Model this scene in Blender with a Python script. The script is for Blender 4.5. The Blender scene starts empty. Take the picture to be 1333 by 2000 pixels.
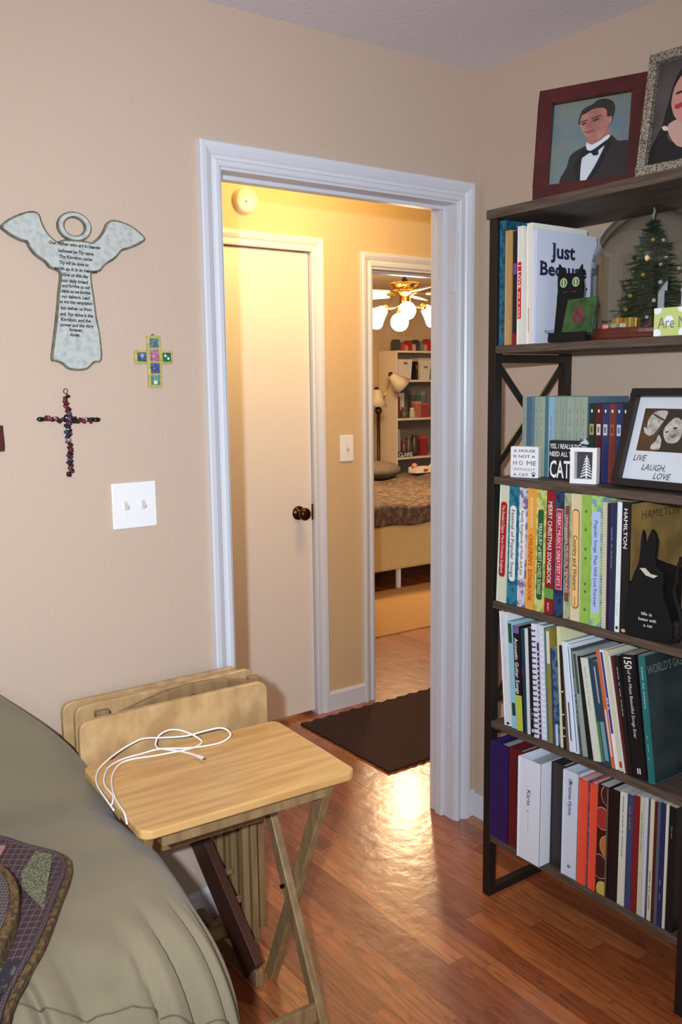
import bpy, bmesh, math, random
from mathutils import Vector, Matrix
random.seed(7)
S = bpy.context.scene
COL = S.collection

def lin(c):
    return tuple(((v/255)/12.92 if v/255 <= .04045 else ((v/255+.055)/1.055)**2.4) for v in c)

# ------------------------------------------------------------------ camera
CAMPOS = Vector((-2.0863, -2.1459, 1.4866))
yaw, pitch, roll = .6222, .1411, -.0123
Fw = Vector((math.sin(yaw)*math.cos(pitch), math.cos(yaw)*math.cos(pitch), -math.sin(pitch)))
Rr = Vector((math.cos(yaw), -math.sin(yaw), 0)); Uu = Rr.cross(Fw)
Rv = Rr*math.cos(roll)+Uu*math.sin(roll); Uv = Uu*math.cos(roll)-Rr*math.sin(roll)
cd = bpy.data.cameras.new('camera'); cam = bpy.data.objects.new('camera', cd); COL.objects.link(cam)
cd.sensor_fit = 'VERTICAL'; cd.sensor_height = 36; cd.lens = 1758*36/2000; cd.clip_start = .02
m = Matrix((Rv, Uv, -Fw)).transposed().to_4x4(); m.translation = CAMPOS; cam.matrix_world = m
S.camera = cam
# ------------------------------------------------------------------ colour management, world
S.view_settings.view_transform = 'Standard'; S.view_settings.look = 'None'
S.view_settings.exposure = 0; S.view_settings.gamma = 1; S.view_settings.use_curve_mapping = False
w = bpy.data.worlds.new('world'); S.world = w; w.use_nodes = True
w.node_tree.nodes['Background'].inputs[0].default_value = (.75, .85, 1, 1)
w.node_tree.nodes['Background'].inputs[1].default_value = .6
# ------------------------------------------------------------------ lights
def light(name, kind, loc, power, color, size=.1, rot=None, size_y=None, spot=None):
    l = bpy.data.lights.new(name, kind); l.energy = power; l.color = color
    if kind == 'AREA':
        l.size = size
        if size_y: l.shape = 'RECTANGLE'; l.size_y = size_y
    else: l.shadow_soft_size = size
    if spot: l.spot_size = spot; l.spot_blend = .6
    o = bpy.data.objects.new(name, l); COL.objects.link(o); o.location = loc
    if rot: o.rotation_euler = rot
    return o
FL = light('camera_flash', 'SPOT', (-2.26, -2.21, 1.60), 248, (.82, .91, 1), .022, spot=1.68)
FL.data.spot_blend = 1
aim = (Vector((-.66, .2, 1.12))-Vector(FL.location)); FL.rotation_euler = aim.to_track_quat('-Z', 'Y').to_euler()
light('hall_lamp', 'POINT', (-.06, .52, 2.28), 25, (1, .72, .30), .09)
light('bedroom_lamp', 'POINT', (2.36, 3.17, 1.86), 90, (1, .72, .40), .12)
light('ambient_fill', 'AREA', (-2.3, -3.93, 1.45), 20, (.88, .93, 1), 1.5, (math.radians(90), 0, 0), 1.2)  # added ambient fill at the unseen back wall, lifts room and ceiling
light('ceiling_lamp', 'POINT', (-1.9, -1.6, 2.2), 5, (1, .76, .52), .12)

# ------------------------------------------------------------------ materials
MATS = {}
def N(nt, t, **k):
    n = nt.nodes.new(t)
    for a, b in k.items(): setattr(n, a, b)
    return n
def mat(name, rgb, rough=.5, metal=0, rgb2=None, nscale=8, stretch=(1, 1, 1), bump=0, bscale=200, coat=0, emit=0, detail=3, spec=None, contrast=(.35, .65), sheen=0):
    if name in MATS: return MATS[name]
    mt = bpy.data.materials.new(name); mt.use_nodes = True; nt = mt.node_tree
    b = nt.nodes['Principled BSDF']; L = nt.links
    b.inputs['Base Color'].default_value = (*lin(rgb), 1)
    b.inputs['Roughness'].default_value = rough; b.inputs['Metallic'].default_value = metal
    if coat: b.inputs['Coat Weight'].default_value = coat; b.inputs['Coat Roughness'].default_value = .15
    if spec is not None: b.inputs['Specular IOR Level'].default_value = spec
    if sheen: b.inputs['Sheen Weight'].default_value = sheen
    if emit:
        b.inputs['Emission Color'].default_value = (*lin(rgb), 1); b.inputs['Emission Strength'].default_value = emit
    tc = N(nt, 'ShaderNodeTexCoord'); mp = N(nt, 'ShaderNodeMapping'); mp.inputs['Scale'].default_value = stretch
    L.new(tc.outputs['Object'], mp.inputs['Vector'])
    if rgb2:
        no = N(nt, 'ShaderNodeTexNoise'); no.inputs['Scale'].default_value = nscale; no.inputs['Detail'].default_value = detail
        L.new(mp.outputs[0], no.inputs['Vector'])
        cr = N(nt, 'ShaderNodeValToRGB'); cr.color_ramp.elements[0].position = contrast[0]; cr.color_ramp.elements[1].position = contrast[1]
        cr.color_ramp.elements[0].color = (*lin(rgb), 1); cr.color_ramp.elements[1].color = (*lin(rgb2), 1)
        L.new(no.outputs['Fac'], cr.inputs[0]); L.new(cr.outputs[0], b.inputs['Base Color'])
    if bump:
        n2 = N(nt, 'ShaderNodeTexNoise'); n2.inputs['Scale'].default_value = bscale; n2.inputs['Detail'].default_value = 2
        L.new(mp.outputs[0], n2.inputs['Vector'])
        bp = N(nt, 'ShaderNodeBump'); bp.inputs['Strength'].default_value = bump; bp.inputs['Distance'].default_value = .003
        L.new(n2.outputs['Fac'], bp.inputs['Height']); L.new(bp.outputs[0], b.inputs['Normal'])
    MATS[name] = mt
    return mt
def floor_mat():
    mt = bpy.data.materials.new('oak strip floor'); mt.use_nodes = True; nt = mt.node_tree; L = nt.links
    b = nt.nodes['Principled BSDF']
    def mth(op, a, b_=None, c=None):
        n = N(nt, 'ShaderNodeMath', operation=op)
        for k, v in enumerate((a, b_, c)):
            if v is None: continue
            if isinstance(v, (int, float)): n.inputs[k].default_value = v
            else: L.new(v, n.inputs[k])
        return n.outputs[0]
    tc = N(nt, 'ShaderNodeTexCoord'); sp = N(nt, 'ShaderNodeSeparateXYZ'); L.new(tc.outputs['Object'], sp.inputs[0])
    X, Y = sp.outputs[0], sp.outputs[1]
    xs = mth('DIVIDE', X, .057); row = mth('FLOOR', xs); fx = mth('SUBTRACT', xs, row)
    w1 = N(nt, 'ShaderNodeTexWhiteNoise', noise_dimensions='1D'); L.new(row, w1.inputs['W'])
    ys = mth('ADD', mth('DIVIDE', Y, .74), mth('MULTIPLY', w1.outputs['Value'], 7.3)); pl = mth('FLOOR', ys); fy = mth('SUBTRACT', ys, pl)
    cv = N(nt, 'ShaderNodeCombineXYZ'); L.new(row, cv.inputs[0]); L.new(pl, cv.inputs[1])
    w2 = N(nt, 'ShaderNodeTexWhiteNoise', noise_dimensions='3D'); L.new(cv.outputs[0], w2.inputs['Vector'])
    cr = N(nt, 'ShaderNodeValToRGB'); e = cr.color_ramp.elements
    e[0].color = (*lin((140, 72, 38)), 1); e[1].color = (*lin((190, 118, 68)), 1)
    m1 = e.new(.35); m1.color = (*lin((156, 83, 43)), 1); m2 = e.new(.7); m2.color = (*lin((170, 96, 52)), 1)
    L.new(w2.outputs['Value'], cr.inputs[0])
    mp2 = N(nt, 'ShaderNodeMapping'); mp2.inputs['Scale'].default_value = (16, 1.5, 1); L.new(tc.outputs['Object'], mp2.inputs['Vector'])
    off = N(nt, 'ShaderNodeVectorMath', operation='ADD'); sc = N(nt, 'ShaderNodeVectorMath', operation='SCALE'); sc.inputs['Scale'].default_value = 40
    L.new(w2.outputs['Color'], sc.inputs[0]); L.new(mp2.outputs[0], off.inputs[0]); L.new(sc.outputs[0], off.inputs[1])
    no = N(nt, 'ShaderNodeTexNoise'); no.inputs['Scale'].default_value = 1.1; no.inputs['Detail'].default_value = 2; no.inputs['Distortion'].default_value = .6; L.new(off.outputs[0], no.inputs['Vector'])
    rings = mth('FRACT', mth('MULTIPLY', no.outputs['Fac'], 9)); ring_ = mth('POWER', rings, 3)
    n2 = N(nt, 'ShaderNodeTexNoise'); n2.inputs['Scale'].default_value = 7; n2.inputs['Detail'].default_value = 5; L.new(off.outputs[0], n2.inputs['Vector'])
    val = mth('SUBTRACT', mth('MULTIPLY_ADD', n2.outputs['Fac'], .9, .58), mth('MULTIPLY', ring_, .42))
    mx = N(nt, 'ShaderNodeVectorMath', operation='SCALE'); L.new(cr.outputs[0], mx.inputs[0]); L.new(val, mx.inputs['Scale'])
    seam = mth('MAXIMUM', mth('LESS_THAN', mth('MINIMUM', fx, mth('SUBTRACT', 1, fx)), .016), mth('LESS_THAN', fy, .0022))
    mm = N(nt, 'ShaderNodeMix', data_type='RGBA'); L.new(mth('MULTIPLY', seam, .75), mm.inputs['Factor']); L.new(mx.outputs[0], mm.inputs['A'])
    mm.inputs['B'].default_value = (*lin((84, 42, 24)), 1)
    L.new(mm.outputs['Result'], b.inputs['Base Color'])
    b.inputs['Roughness'].default_value = .42; b.inputs['Coat Weight'].default_value = .75; b.inputs['Coat Roughness'].default_value = .21
    n3 = N(nt, 'ShaderNodeTexNoise'); n3.inputs['Scale'].default_value = 16; n3.inputs['Detail'].default_value = 3; L.new(tc.outputs['Object'], n3.inputs['Vector'])
    hgt = mth('SUBTRACT', mth('MULTIPLY_ADD', w2.outputs['Value'], .15, n3.outputs['Fac']), mth('MULTIPLY', seam, .5))
    bp = N(nt, 'ShaderNodeBump'); bp.inputs['Strength'].default_value = .6; bp.inputs['Distance'].default_value = .003
    L.new(hgt, bp.inputs['Height']); L.new(bp.outputs[0], b.inputs['Normal']); L.new(bp.outputs[0], b.inputs['Coat Normal'])
    return mt
def plaid_mat(name, base, line, sc=60):
    if name in MATS: return MATS[name]
    mt = bpy.data.materials.new(name); mt.use_nodes = True; nt = mt.node_tree; L = nt.links
    b = nt.nodes['Principled BSDF']; b.inputs['Roughness'].default_value = .9
    tc = N(nt, 'ShaderNodeTexCoord'); mp = N(nt, 'ShaderNodeMapping'); mp.inputs['Rotation'].default_value = (0, 0, .6); L.new(tc.outputs['Object'], mp.inputs[0])
    fs = []
    for d in ('X', 'Y'):
        wv = N(nt, 'ShaderNodeTexWave', bands_direction=d); wv.inputs['Scale'].default_value = sc/5*(1 if d == 'X' else .8); L.new(mp.outputs[0], wv.inputs['Vector'])
        r = N(nt, 'ShaderNodeMapRange'); r.inputs['From Min'].default_value = .955; r.inputs['From Max'].default_value = .99; L.new(wv.outputs['Fac'], r.inputs['Value']); fs.append(r)
        wv.inputs['Distortion'].default_value = .6
    mxx = N(nt, 'ShaderNodeMath', operation='MAXIMUM'); L.new(fs[0].outputs[0], mxx.inputs[0]); L.new(fs[1].outputs[0], mxx.inputs[1])
    mm = N(nt, 'ShaderNodeMix', data_type='RGBA'); mm.inputs['A'].default_value = (*lin(base), 1); mm.inputs['B'].default_value = (*lin(line), 1)
    L.new(mxx.outputs[0], mm.inputs['Factor']); L.new(mm.outputs['Result'], b.inputs['Base Color'])
    MATS[name] = mt; return mt
def glass_mat():
    mt = bpy.data.materials.new('clear glass'); mt.use_nodes = True; nt = mt.node_tree; L = nt.links
    nt.nodes.remove(nt.nodes['Principled BSDF']); out = nt.nodes['Material Output']
    tr = N(nt, 'ShaderNodeBsdfTransparent'); tr.inputs[0].default_value = (.90, .91, .90, 1)
    gl = N(nt, 'ShaderNodeBsdfGlossy'); gl.inputs['Roughness'].default_value = .03
    lw = N(nt, 'ShaderNodeLayerWeight'); pw = N(nt, 'ShaderNodeMath', operation='POWER'); L.new(lw.outputs['Facing'], pw.inputs[0]); lw.inputs[0].default_value = .5; pw.inputs[1].default_value = 4
    ma = N(nt, 'ShaderNodeMath', operation='MULTIPLY_ADD'); L.new(pw.outputs[0], ma.inputs[0]); ma.inputs[1].default_value = .8; ma.inputs[2].default_value = .05
    mx = N(nt, 'ShaderNodeMixShader'); L.new(ma.outputs[0], mx.inputs[0]); L.new(tr.outputs[0], mx.inputs[1]); L.new(gl.outputs[0], mx.inputs[2])
    L.new(mx.outputs[0], out.inputs[0]); return mt

M_wall = mat('beige orange peel wall paint', (195, 173, 154), .75, bump=.35, bscale=130)
M_hall = mat('tan hall wall paint', (208, 180, 140), .7, bump=.3, bscale=130)
M_bed = mat('tan bedroom wall paint', (205, 180, 145), .8)
M_ceil = mat('white ceiling paint', (228, 220, 228), .85, bump=.5, bscale=90)
M_trim = mat('white gloss trim paint', (212, 214, 222), .35, bump=.08, bscale=40)
M_door = mat('white door paint', (232, 222, 210), .4)
M_floor = floor_mat()
M_black = mat('black powder coated steel', (26, 23, 21), .45)
M_shelf = mat('taupe wood laminate', (96, 80, 68), .6, rgb2=(66, 54, 46), nscale=9, stretch=(8, 1, 20), detail=5)
M_tray = mat('natural rubberwood', (214, 172, 112), .38, rgb2=(190, 142, 84), nscale=3, stretch=(1.5, 16, 3), detail=6, coat=.25)
M_tray2 = mat('figured rubberwood', (200, 166, 118), .42, rgb2=(174, 138, 94), nscale=11, stretch=(1.6, 2, 1.0), detail=6, coat=.15, contrast=(.4, .62))
M_leg = mat('tray leg wood', (150, 122, 84), .5, rgb2=(128, 100, 66), nscale=6, stretch=(10, 10, 1), detail=4)
M_sofa = mat('sage green microsuede', (128, 116, 92), .9, rgb2=(114, 104, 82), nscale=3.5, bump=.25, bscale=350, sheen=.15)
M_rug = mat('dark brown hall rug', (62, 34, 28), .95, rgb2=(44, 24, 20), nscale=60, bump=1, bscale=300)
M_white = mat('white plastic', (236, 236, 238), .35)
M_ink = mat('black ink', (28, 27, 30), .6)
M_inkw = mat('white ink', (235, 235, 232), .6)
M_page = mat('book page paper', (206, 204, 198), .8, rgb2=(180, 180, 176), nscale=3, stretch=(1, 220, 1))
M_gold = mat('polished brass', (214, 170, 90), .2, metal=1)
M_bronze = mat('dark bronze', (80, 50, 34), .25, metal=1)
def flat(rgb, rough=.55): return mat('print %d %d %d' % tuple(rgb), rgb, rough)

# ------------------------------------------------------------------ mesh helpers
I4 = Matrix.Identity(4)
class MB:
    def __init__(s): s.v = []; s.f = []; s.mi = []
    def add(s, vs, fs, mi=0, M=None):
        o = len(s.v)
        s.v += [tuple((M@Vector(p)) if M else p) for p in vs]
        for f in fs: s.f.append([i+o for i in f]); s.mi.append(mi)
        return s
    def box(s, a, b, mi=0, M=None):
        (x0, y0, z0), (x1, y1, z1) = a, b
        return s.add([(x0, y0, z0), (x1, y0, z0), (x1, y1, z0), (x0, y1, z0), (x0, y0, z1), (x1, y0, z1), (x1, y1, z1), (x0, y1, z1)],
                     [(0, 3, 2, 1), (4, 5, 6, 7), (0, 1, 5, 4), (1, 2, 6, 5), (2, 3, 7, 6), (3, 0, 4, 7)], mi, M)
    def prism(s, pts, z0, z1, mi=0, M=None, cap=True):
        n = len(pts); vs = [(p[0], p[1], z0) for p in pts]+[(p[0], p[1], z1) for p in pts]
        fs = [(i, (i+1) % n, n+(i+1) % n, n+i) for i in range(n)]
        if cap: fs += [tuple(range(n-1, -1, -1)), tuple(range(n, 2*n))]
        return s.add(vs, fs, mi, M)
    def poly(s, pts, z=0, mi=0, M=None):
        return s.add([(p[0], p[1], z) for p in pts], [tuple(range(len(pts)))], mi, M)
    def bar(s, p, q, wd, ht, mi=0, up=(0, 0, 1)):
        p, q = Vector(p), Vector(q); d = (q-p); L = d.length; d.normalize(); u = Vector(up)
        sd = d.cross(u).normalized(); u = sd.cross(d)
        M = Matrix((d, sd, u)).transposed().to_4x4(); M.translation = p
        return s.box((0, -wd/2, -ht/2), (L, wd/2, ht/2), mi, M)
    def tube(s, path, r, n=8, mi=0, closed=False, cap=True):
        P = [Vector(p) for p in path]; k = len(P); rs = r if isinstance(r, (list, tuple)) else [r]*k; vs = []; prev = None
        for i in range(k):
            a = P[(i-1) % k] if (closed or i > 0) else P[i]; b = P[(i+1) % k] if (closed or i < k-1) else P[i]
            t = (b-a).normalized()
            if prev is None:
                ref = Vector((0, 0, 1)) if abs(t.z) < .9 else Vector((1, 0, 0)); x = t.cross(ref).normalized()
            else: x = (prev-t*prev.dot(t)).normalized()
            prev = x; y = t.cross(x)
            vs += [tuple(P[i]+x*rs[i]*math.cos(2*math.pi*j/n)+y*rs[i]*math.sin(2*math.pi*j/n)) for j in range(n)]
        fs = []
        for i in range(k if closed else k-1):
            for j in range(n):
                a = i*n+j; b = i*n+(j+1) % n; c = ((i+1) % k)*n+(j+1) % n; d = ((i+1) % k)*n+j; fs.append((a, b, c, d))
        if cap and not closed: fs += [tuple(range(n-1, -1, -1)), tuple(range((k-1)*n, k*n))]
        return s.add(vs, fs, mi)
    def lathe(s, prof, n=24, mi=0, M=None):
        vs = []; fs = []; k = len(prof)
        for r, z in prof: vs += [(r*math.cos(2*math.pi*j/n), r*math.sin(2*math.pi*j/n), z) for j in range(n)]
        for i in range(k-1):
            for j in range(n): fs.append((i*n+j, i*n+(j+1) % n, (i+1)*n+(j+1) % n, (i+1)*n+j))
        if prof[0][0] > 1e-5: fs.append(tuple(range(n-1, -1, -1)))
        if prof[-1][0] > 1e-5: fs.append(tuple(range((k-1)*n, k*n)))
        return s.add(vs, fs, mi, M)
    def ball(s, c, r, n=12, mi=0, sq=(1, 1, 1)):
        prof = [(max(1e-6, r*math.sin(math.pi*i/(n//2+1))), -r*math.cos(math.pi*i/(n//2+1))) for i in range(n//2+2)]
        M = Matrix.Translation(c)@Matrix.Diagonal((*sq, 1)); return s.lathe(prof, n, mi, M)
    def build(s, name, mats, parent=None, bevel=0, smooth=False, seg=2):
        me = bpy.data.meshes.new(name); me.from_pydata(s.v, [], s.f)
        if not isinstance(mats, (list, tuple)): mats = [mats]
        for x in mats: me.materials.append(x)
        for p, i in zip(me.polygons, s.mi): p.material_index = i
        bm = bmesh.new(); bm.from_mesh(me); bmesh.ops.remove_doubles(bm, verts=bm.verts, dist=1e-6)
        bmesh.ops.recalc_face_normals(bm, faces=bm.faces); bm.to_mesh(me); bm.free()
        if smooth:
            for p in me.polygons: p.use_smooth = True
        o = bpy.data.objects.new(name, me); COL.objects.link(o)
        if parent: o.parent = parent
        if bevel:
            b = o.modifiers.new('bevel', 'BEVEL'); b.width = bevel; b.segments = seg; b.limit_method = 'ANGLE'; b.angle_limit = .6
        return o
def tag(o, label, cat, group=None):
    o['label'] = label; o['category'] = cat
    if group: o['group'] = group
    return o
def struct(o): o['kind'] = 'structure'; return o
def thing(name, label, cat, loc=(0, 0, 0), rot=(0, 0, 0), group=None):
    o = bpy.data.objects.new(name, None); COL.objects.link(o); o.empty_display_size = .05
    o.location = loc; o.rotation_euler = rot; return tag(o, label, cat, group)
def rrect(x0, y0, x1, y1, r, n=5):
    pts = []
    for cx, cy, a0 in ((x1-r, y1-r, 0), (x0+r, y1-r, 90), (x0+r, y0+r, 180), (x1-r, y0+r, 270)):
        for i in range(n+1):
            a = math.radians(a0+90*i/n); pts.append((cx+r*math.cos(a), cy+r*math.sin(a)))
    return pts
def ellipse(cx, cy, rx, ry, n=20, a0=0):
    return [(cx+rx*math.cos(a0+2*math.pi*i/n), cy+ry*math.sin(a0+2*math.pi*i/n)) for i in range(n)]
def inset(pts, d):
    n = len(pts); area = sum(pts[i][0]*pts[(i+1) % n][1]-pts[(i+1) % n][0]*pts[i][1] for i in range(n)); sg = 1 if area > 0 else -1; out = []
    for i in range(n):
        a = Vector(pts[i-1]); b = Vector(pts[i]); c = Vector(pts[(i+1) % n])
        n1 = Vector((-(b-a).y, (b-a).x)).normalized(); n2 = Vector((-(c-b).y, (c-b).x)).normalized()
        nn = (n1+n2); nn = nn.normalized() if nn.length > .1 else n1
        out.append(tuple(b+nn*d*sg/max(.6, nn.dot(n1))))
    return out
def plane_M(origin, right, up):
    r = Vector(right).normalized(); u = Vector(up); u = (u-r*u.dot(r)).normalized(); n = r.cross(u)
    M = Matrix((r, u, n)).transposed().to_4x4(); M.translation = Vector(origin); return M
def text(s, M, h, mt, parent, width=None, name='lettering', bold=0, shear=0, xs=1, align='CENTER'):
    """flat lettering in the XY plane of M, centred, h = height of a capital"""
    c = bpy.data.curves.new(name, 'FONT'); c.body = s; c.size = 1; c.offset = bold; c.shear = shear; c.resolution_u = 2; c.align_x = align
    t = bpy.data.objects.new('t', c); COL.objects.link(t)
    dg = bpy.context.evaluated_depsgraph_get(); me = bpy.data.meshes.new_from_object(t.evaluated_get(dg))
    bpy.data.objects.remove(t); bpy.data.curves.remove(c)
    xsv = [v.co.x for v in me.vertices]
    if not xsv: return None
    k = h/.72; w0 = max(xsv)-min(xsv); cx = (max(xsv)+min(xsv))/2 if align == 'CENTER' else min(xsv)
    kx = (width/w0) if width else k*xs
    me.transform(M@Matrix.Diagonal((kx, k, 1, 1))@Matrix.Translation((-cx, -.36, 0)))
    me.materials.clear(); me.materials.append(mt); me.name = name
    o = bpy.data.objects.new(name, me); COL.objects.link(o); o.parent = parent
    return o

# ================================================================== ROOM SHELL
H = 2.44; T = .115; D = 1.12; D2 = 1.235
struct(MB().box((-3.9, -4.0, -.12), (6.0, 5.6, 0)).build('floor', M_floor))
struct(MB().box((-3.9, -4.0, H), (0.12, T, H+.1)).build('ceiling', M_ceil))
struct(MB().box((-2.0, T, H), (2.2, D2, H+.1)).build('ceiling', mat('hall ceiling paint', (225, 215, 200), .85)))
struct(MB().box((-.3, D2, H), (6.0, 5.6, H+.1)).build('ceiling', mat('bedroom ceiling paint', (222, 205, 180), .85)))
wl = MB(); wl.box((-3.9, 0, 0), (-.935, T, H)); wl.box((-.073, 0, 0), (.12, T, H)); wl.box((-.935, 0, 2.052), (-.073, T, H))
struct(wl.build('wall_front', M_wall))
struct(MB().box((0, -4.0, 0), (.12, 0, H)).build('wall_right', M_wall))
struct(MB().box((-3.9, -4, 0), (-3.8, 0, H)).build('wall_left', M_wall))
bw = MB(); bw.box((-3.8, -4.1, 0), (-3.1, -4, H)); bw.box((-1.5, -4.1, 0), (.0, -4, H)); bw.box((-3.1, -4.1, 0), (-1.5, -4, .8)); bw.box((-3.1, -4.1, 2.1), (-1.5, -4, H))
struct(bw.build('wall_back', M_wall))
wf = MB()
for a, b in (((-3.1, -4.06, .8), (-3.06, -4.0, 2.1)), ((-1.54, -4.06, .8), (-1.5, -4.0, 2.1)), ((-3.06, -4.06, .8), (-1.54, -4.0, .84)), ((-3.06, -4.06, 2.06), (-1.54, -4.0, 2.1)), ((-3.06, -4.05, 1.43), (-1.54, -4.02, 1.47))): wf.box(a, b)
struct(wf.build('window_1', M_trim))
# hall
hw = MB(); hw.box((-2.0, D, 0), (-.66, D2, H)); hw.box((.12, D, 0), (.43, D2, H)); hw.box((1.2, D, 0), (2.2, D2, H)); hw.box((-.66, D, 2.055), (.12, D2, H)); hw.box((.43, D, 2.012), (1.2, D2, H))
struct(hw.build('wall_hall', M_hall))
struct(MB().box((-2.1, T, 0), (-2.0, D2, H)).build('wall_hall_left', M_hall))
struct(MB().box((2.2, T, 0), (2.3, D2, H)).build('wall_hall_right', M_hall))
struct(MB().box((.12, .015, 0), (2.2, T, H)).build('wall_hall_near', M_hall))
# bedroom
struct(MB().box((-.3, 5.4, 0), (5.9, 5.5, H)).build('wall_bedroom', M_bed))
struct(MB().box((5.8, D2, 0), (5.9, 5.4, H)).build('wall_bedroom_right', M_bed))
struct(MB().box((-.3, D2, 0), (-.2, 5.4, H)).build('wall_bedroom_left', M_bed))

def casing(name, x0, x1, zt, y, sg, wd=.06, jd=None):
    prof = [(0, 0), (0, .009), (.004, .012), (.014, .013), (.019, .007), (.026, .007), (.031, .012), (.044, .018), (wd-.004, .019), (wd, .015), (wd, 0)]
    vs = []; fs = []; n = len(prof)
    for st in range(4):
        for d, t in prof:
            x = (x0-d) if st < 2 else (x1+d); z = 0 if st in (0, 3) else zt+d
            vs.append((x, y+sg*t, z))
    for st in range(3):
        for i in range(n): fs.append((st*n+i, st*n+(i+1) % n, (st+1)*n+(i+1) % n, (st+1)*n+i))
    fs += [tuple(range(n)), tuple(range(3*n, 4*n))]
    return struct(MB().add(vs, fs).build(name, M_trim, smooth=False))
# main doorway: jamb lining, stop, hinges
t1 = casing('trim_1', -.922, -.085, 2.045, 0, -1)
jb = MB(); jb.box((-.935, -.004, 0), (-.917, T+.004, 2.052)); jb.box((-.091, -.004, 0), (-.073, T+.004, 2.052)); jb.box((-.917, -.004, 2.038), (-.091, T+.004, 2.052))
jb.box((-.917, .048, 0), (-.906, .080, 2.038)); jb.box((-.102, .048, 0), (-.091, .080, 2.038)); jb.box((-.906, .048, 2.027), (-.102, .080, 2.038))
jamb = jb.build('jamb', M_trim, t1, bevel=.002)
for z0 in (1.77, .28):
    hg = MB(); hg.prism(rrect(.004, 0, .036, .102, .004), 0, .0022, M=plane_M((-.0912, 0, z0), (0, 1, 0), (0, 0, 1)).copy()@Matrix.Diagonal((1, 1, -1, 1)))
    hg.tube([(-.093, .0, z0), (-.093, .0, z0+.102)], .004, 8)
    for k in (.018, .05, .084): hg.ball((-.0935, .022, z0+k), .003, 8)
    hg.build('hinge', M_trim, t1)
casing('trim_2', -.645, .111, 2.043, D, -1)
cj = MB(); cj.box((-.66, D, 0), (-.645, D2, 2.055)); cj.box((.111, D, 0), (.12, D2, 2.055)); cj.box((-.66, D, 2.046), (.12, D2, 2.055)); struct(cj.build('trim_3', M_trim))
casing('trim_4', .437, 1.19, 2.004, D, -1)
bj = MB(); bj.box((.43, D-.004, 0), (.442, D2+.004, 2.006)); bj.box((1.188, D-.004, 0), (1.2, D2+.004, 2.006)); bj.box((.442, D-.004, 1.994), (1.188, D2+.004, 2.006)); bj.box((.442, D+.05, 0), (.452, D+.085, 1.994)); bj.box((.452, D+.05, 1.984), (1.188, D+.085, 1.994))
struct(bj.build('trim_5', M_trim))
# closet door with knob
dr = struct(MB().box((-.642, D+.012, .018), (.107, D+.047, 2.040)).build('door_1', M_door, bevel=.002))
kb = MB(); MK = Matrix.Translation((.035, D+.012, .931))@Matrix.Rotation(math.radians(90), 4, 'X')
kb.lathe([(.0, 0), (.031, 0), (.031, .004), (.026, .009), (.012, .012), (.011, .03), (.02, .036), (.027, .046), (.028, .055), (.024, .064), (.014, .069), (0.0001, .070)], 28, 0, MK)
kb.build('door_knob', M_bronze, dr, smooth=True)
MB().box((.104, D+.006, .895), (.1095, D+.02, .965)).build('latch_plate', M_bronze, dr)
# baseboards
def base(name, a, b, y, sg, z=.09):
    p = [(0, 0), (.013, 0), (.013, z-.012), (.008, z-.003), (.002, z), (0, z)]
    mb = MB(); n = len(p); vs = [(x, y+sg*q[0], q[1]) for x in (a, b) for q in p]
    mb.add(vs, [(i, (i+1) % n, n+(i+1) % n, n+i) for i in range(n)]+[tuple(range(n)), tuple(range(n, 2*n))]); return struct(mb.build(name, M_trim))
base('baseboard_front', -3.8, -.983, 0, -1); base('baseboard_corner', -.024, 0, 0, -1)
base('baseboard_hall', .172, .376, D, -1); base('baseboard_bedroom', -.2, 5.8, 5.4, -1)
br_ = MB().box((-.013, -4, 0), (0, -.013, .085)).build('baseboard_right', M_trim, bevel=.003); struct(br_)

# ================================================================== WALL PIECES IN THE NEAR ROOM
# angel plaque
ANGEL = [(-1.4845, 1.8461), (-1.4608, 1.8666), (-1.4245, 1.8835), (-1.4025, 1.8857), (-1.3937, 1.8775), (-1.3897, 1.8634), (-1.3807, 1.8446), (-1.3672, 1.8299), (-1.3532, 1.8231), (-1.3400, 1.8290), (-1.2875, 1.8295), (-1.2747, 1.8273), (-1.2567, 1.8409), (-1.2426, 1.8605), (-1.2352, 1.8754), (-1.2193, 1.8842), (-1.1927, 1.8813), (-1.166, 1.8713), (-1.1372, 1.8486), (-1.1494, 1.835), (-1.1682, 1.8252), (-1.1868, 1.8175), (-1.2006, 1.8124), (-1.2124, 1.799), (-1.2241, 1.7891), (-1.2378, 1.7808), (-1.2493, 1.771), (-1.2564, 1.7623), (-1.2697, 1.7574), (-1.2787, 1.7527), (-1.278, 1.7248), (-1.2749, 1.7002), (-1.2709, 1.6506), (-1.2643, 1.609), (-1.2636, 1.5522), (-1.2808, 1.5458), (-1.2899, 1.5394), (-1.2991, 1.531), (-1.3145, 1.5268), (-1.3339, 1.5269), (-1.3486, 1.531), (-1.3607, 1.5413), (-1.3751, 1.5475), (-1.3861, 1.5515), (-1.3812, 1.5862), (-1.3702, 1.6475), (-1.362, 1.7044), (-1.3553, 1.749), (-1.3672, 1.7583), (-1.3793, 1.7628), (-1.3888, 1.7741), (-1.4045, 1.7837), (-1.4141, 1.792), (-1.4233, 1.8039), (-1.4286, 1.8152), (-1.4404, 1.8174), (-1.4595, 1.8255), (-1.4744, 1.8347), (-1.4855, 1.8425)]
MW = plane_M((0, 0, 0), (1, 0, 0), (0, 0, 1))      # local z -> -y (towards the room)
ang = thing('angel_plaque', 'whitewashed angel shaped plaque with wings, halo ring and a handwritten prayer', 'wall plaque', (-1.314, 0, 1.7))
Mo = Matrix.Translation((1.314, 0, -1.7))@MW
M_plq = mat('crackled whitewash', (184, 188, 184), .8, rgb2=(146, 150, 146), nscale=70, detail=6, contrast=(.45, .8), bump=.4, bscale=120)
M_plqe = mat('worn olive edge', (122, 120, 102), .8, rgb2=(84, 82, 70), nscale=60, bump=.5)
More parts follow.
